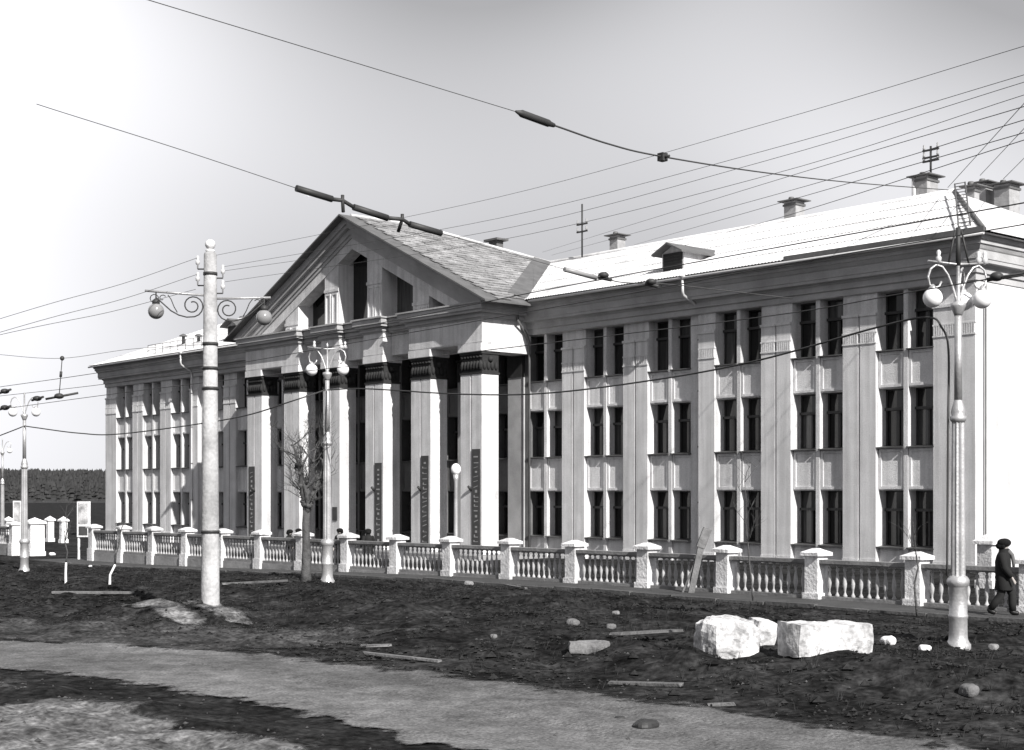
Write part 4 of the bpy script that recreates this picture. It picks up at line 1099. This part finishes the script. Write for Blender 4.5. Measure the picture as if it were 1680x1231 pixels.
for i, (e, l) in enumerate(((INS[0], (60,505,30)), (INS[1], (60,528,30)), (INS[1]-Vector((.1,0,.35)), (20,545,30)))):
    wire('telephone_wire', [e, (e+at(*l))/2-Vector((0,0,.06)), at(*l), at(*l)*2-e], .006, 'telephone wire leaving the concrete pole to the left, %s of three' % ['upper','middle','lowest'][i], 'telephone wires left of the pole')
def dz(py, zc): return (zc-CZ)*F/(HY-py)
GC = 'contact wires along the street'
c1 = [(-60,644),(0,635),(160,612),(340,580),(600,535),(900,475),(1260,409),(1680,333),(1740,322)]
c2 = [(-60,658),(0,650),(175,630),(380,598),(600,559),(1000,488),(1300,432),(1600,382),(1740,358)]
c3 = [(-60,682),(0,672),(175,648),(345,627),(600,598),(840,570),(1260,519),(1480,482),(1635,456),(1740,440)]
for c_, zc, lab, r_ in ((c1,6.6,'upper trolley contact wire crossing the cornice from left to right',.010), (c2,6.4,'middle trolley contact wire passing the top of the middle lamp',.009), (c3,6.0,'lower trolley contact wire crossing the upper windows',.010)):
    wire('trolley_wire', [at(px, py, dz(py, zc)) for px, py in c_], r_, lab, GC)
# heavy cable slung between the lamps
r0 = Vector(LR); m0 = Vector(LM); l0 = Vector(LL)
cab = [r0+Vector((-.16,-.12,1.3)), r0+Vector((-.14,-.12,4.0)), at(1556,575,27.6), at(1545,538,27.8), at(1522,521,28.3), at(1440,537,29.5), at(1250,590,33), at(1090,621,36.5), at(900,645,40), at(760,647,43), at(600,638,46), at(537,640,LM and ((m0.x-CX)*DV[0]+(m0.y-CY)*DV[1])-.12)]
wire('cable', cab, .022, 'thick black cable sagging from the nearest lamp to the middle lamp', 'cable between the lamps', n=10)
wire('cable', [at(534,640,((m0.x-CX)*DV[0]+(m0.y-CY)*DV[1])-.12), at(480,658,48), at(380,687,51), at(200,712,56.5), at(130,711,58.5), at(60,702,60.5), at(40,699,61)], .024, 'thick black cable sagging from the middle lamp to the left lamp', 'cable between the lamps')
wire('cable', [at(40,699,61), at(20,707,62), at(-40,730,64)], .024, 'end of the thick cable leaving the left lamp at the picture edge', 'cable between the lamps')
# span wire A with insulator, across the sky
def rod(p, q, r, n=10): return MB().tube([Vector(p)-Vector(p), Vector(q)-Vector(p)], r, n)
wire('span_wire', wpx([(150,-28,20),(500,78,23),(848,184,27)]), .007, 'straight thin span wire across the upper sky to the long insulator', 'span wires')
A0, A1 = at(846,183,27), at(909,206,27.8)
o = solid('insulator', MB().tube([Vector((0,0,0)), (A1-A0)*.12, (A1-A0)*.15, (A1-A0)*.85, (A1-A0)*.88, A1-A0], [.02,.055,.07,.07,.055,.04], 10), M['darkmetal'], 'single long dark insulator on the uppermost span wire in the sky', 'insulator', A0)
wire('span_cable', wpx([(909,206,27.8),(1000,237,29.5),(1085,257,31.5),(1250,283,40),(1400,300,52),(1556,312,63)]), .019, 'dark cable curving from the insulator down to the right roof ridge', 'span wires', n=10)
b_ = at(1087,257,31.5); solid('clamp', MB().box(-.08,.08,-.08,.08,-.10,.07).tube([(0,0,-.02),(.2,0,-.02)], .03, 6), M['darkmetal'], 'square dark clamp on the upper span cable', 'clamp', b_)
# span wire B with the jointed section insulators
wire('span_wire', wpx([(60,171,20),(110,187,20.5),(300,247,22),(486,309,24)]), .006, 'thin span wire at the left sky reaching the jointed dark rods', 'span wires')
jp = [at(486,309,24), at(545,327,24.4), at(562,329,24.5), at(580,340,24.6), at(636,358,25), at(660,360,25.2), at(672,368,25.3), at(724,383,25.7)]
t = thing('section_insulator', 'jointed dark rods of a trolley section insulator crossing the pediment top', 'insulator', jp[0])
for a_, c_ in ((0,1),(3,4),(6,7)): part('rod', MB().tube([jp[a_], jp[c_]], .055, 10), M['darkmetal'], t)
for a_, c_ in ((1,3),(4,6)):
    part('link', MB().tube([jp[a_], jp[a_+1], jp[c_]], .035, 8), M['darkmetal'], t)
    mid = jp[a_+1]; part('bolt', MB().tube([mid+Vector((0,0,.09)), mid, mid+Vector((.02 if a_ == 1 else -.12,0,-.2))], .03, 8), M['darkmetal'], t)
wire('span_wire', wpx([(724,383,25.7),(830,414,26.6),(926,442,27.4)]), .006, 'thin span wire over the slate slope between two insulators', 'span wires')
q0, q1 = at(926,442,27.4), at(978,456,27.9)
solid('insulator', MB().tube([Vector((0,0,0)), q1-q0], .045, 10), M['insulgrey'], 'pale rod insulator low over the main roof beside the valley', 'insulator', q0)
wire('span_wire', wpx([(978,456,27.9),(992,452,28),(1010,462,28.2),(1060,466,28.6),(1110,468,29),(1300,490,31)]), .012, 'dark kinked span wire along the eaves right of the pale insulator', 'span wires')
for (px, py), lab in (((990,452),'dark humped clamp beside the pale rod insulator over the eaves'), ((1068,463),'dark humped clamp on the span wire, farther right over the eaves')):
    solid('clamp', MB().ball((0,0,0), .11, 10, .6).tube([(-.14,0,-.02),(.16,.05,-.10)], .035, 8), M['darkmetal'], lab, 'clamp', at(px, py, 28))
solid('clamp', MB().ball((0,0,0), .10, 10, .7).tube([(-.16,0,-.03),(.3,.2,.02)], .03, 8), M['darkmetal'], 'dark clamp on the lower trolley wire beside the nearest lamp globes', 'clamp', at(1635,454,dz(456,6.0)))
# left span with hanger
pp = Vector((PB.x, PB.y, pz(565)))
wire('span_wire', [pp, at(215,573,37), at(102,588,36), at(0,582,34), at(-60,575,33)], .006, 'thin span wire from the concrete pole strap to the left edge', 'span wires')
h0, h1 = at(102,588,36), at(97,650,36)
t = thing('wire_hanger', 'thin hanger with clamp dropping from the left span wire', 'hanger', h0)
part('rod', MB().tube([h0, h1], .012, 6), M['wire'], t)
part('weight', MB().ball(h0, .06, 8).tube([h0.lerp(h1,.35), h0.lerp(h1,.5)], .035, 8), M['darkmetal'], t)
part('clamp', MB().ball(h1, .12, 10, .6).tube([at(75,655,36), at(128,645,36)], .03, 6), M['darkmetal'], t)
for (px, py), lab in (((61,654),'small humped clamp above the left lamp globe'), ((8,642),'dark clamp on the trolley wires at the left edge, upper one'), ((8,669),'dark clamp on the trolley wires at the left edge, lower one')):
    solid('clamp', MB().ball((0,0,0), .11, 10, .6).tube([(-.3,0,-.03),(.35,0,.02)], .03, 8), M['darkmetal'], lab, 'clamp', at(px, py, 36))

# ================================================================== FAR FOREST
rnd = random.Random(3); fr = MB()
def ftree(x, y, z, h):
    for k in range(4):
        zz = z+h*(.05+.86*k/4); r = h*.24*(1-.6*k/4)*rnd.uniform(.75,1.25)
        a0 = rnd.uniform(0, 6.28); n = 5
        ring = [(x+r*math.cos(a0+i*2*math.pi/n)*rnd.uniform(.6,1.3), y+r*math.sin(a0+i*2*math.pi/n)*rnd.uniform(.6,1.3), zz-h*.05*rnd.random()) for i in range(n)]
        fr.add(ring+[(x,y,zz+h*.3)], [(i,(i+1)%n,n) for i in range(n)])
def hz(d_): return -.6+17.0*sstep(650, 1350, d_)
hill = MB(); hv = []; RD = (500, 700, 850, 1000, 1200, 1400, 1800)
for i in range(60):
    a = math.radians(70+i*3.2)
    for j, d_ in enumerate(RD): hv.append((CX+d_*math.cos(a), CY+d_*math.sin(a), hz(d_)-(1.5 if j == 0 else 0)))
nr = len(RD)
hill.add(hv, [(i*nr+j, (i+1)*nr+j, (i+1)*nr+j+1, i*nr+j+1) for i in range(59) for j in range(nr-1)])
structure('hill', hill, M['crown'])
for i in range(12000):
    a = math.radians(rnd.uniform(148, 176)); d_ = 700+700*rnd.random()**.7
    if i > 8500: a = math.radians(rnd.uniform(75, 225))
    ftree(CX+d_*math.cos(a), CY+d_*math.sin(a), hz(d_)-.4, rnd.uniform(6.5,10.5))
stuff('forest', fr, M['crown'], 'dark wooded rise closing the view at the far left', 'forest')
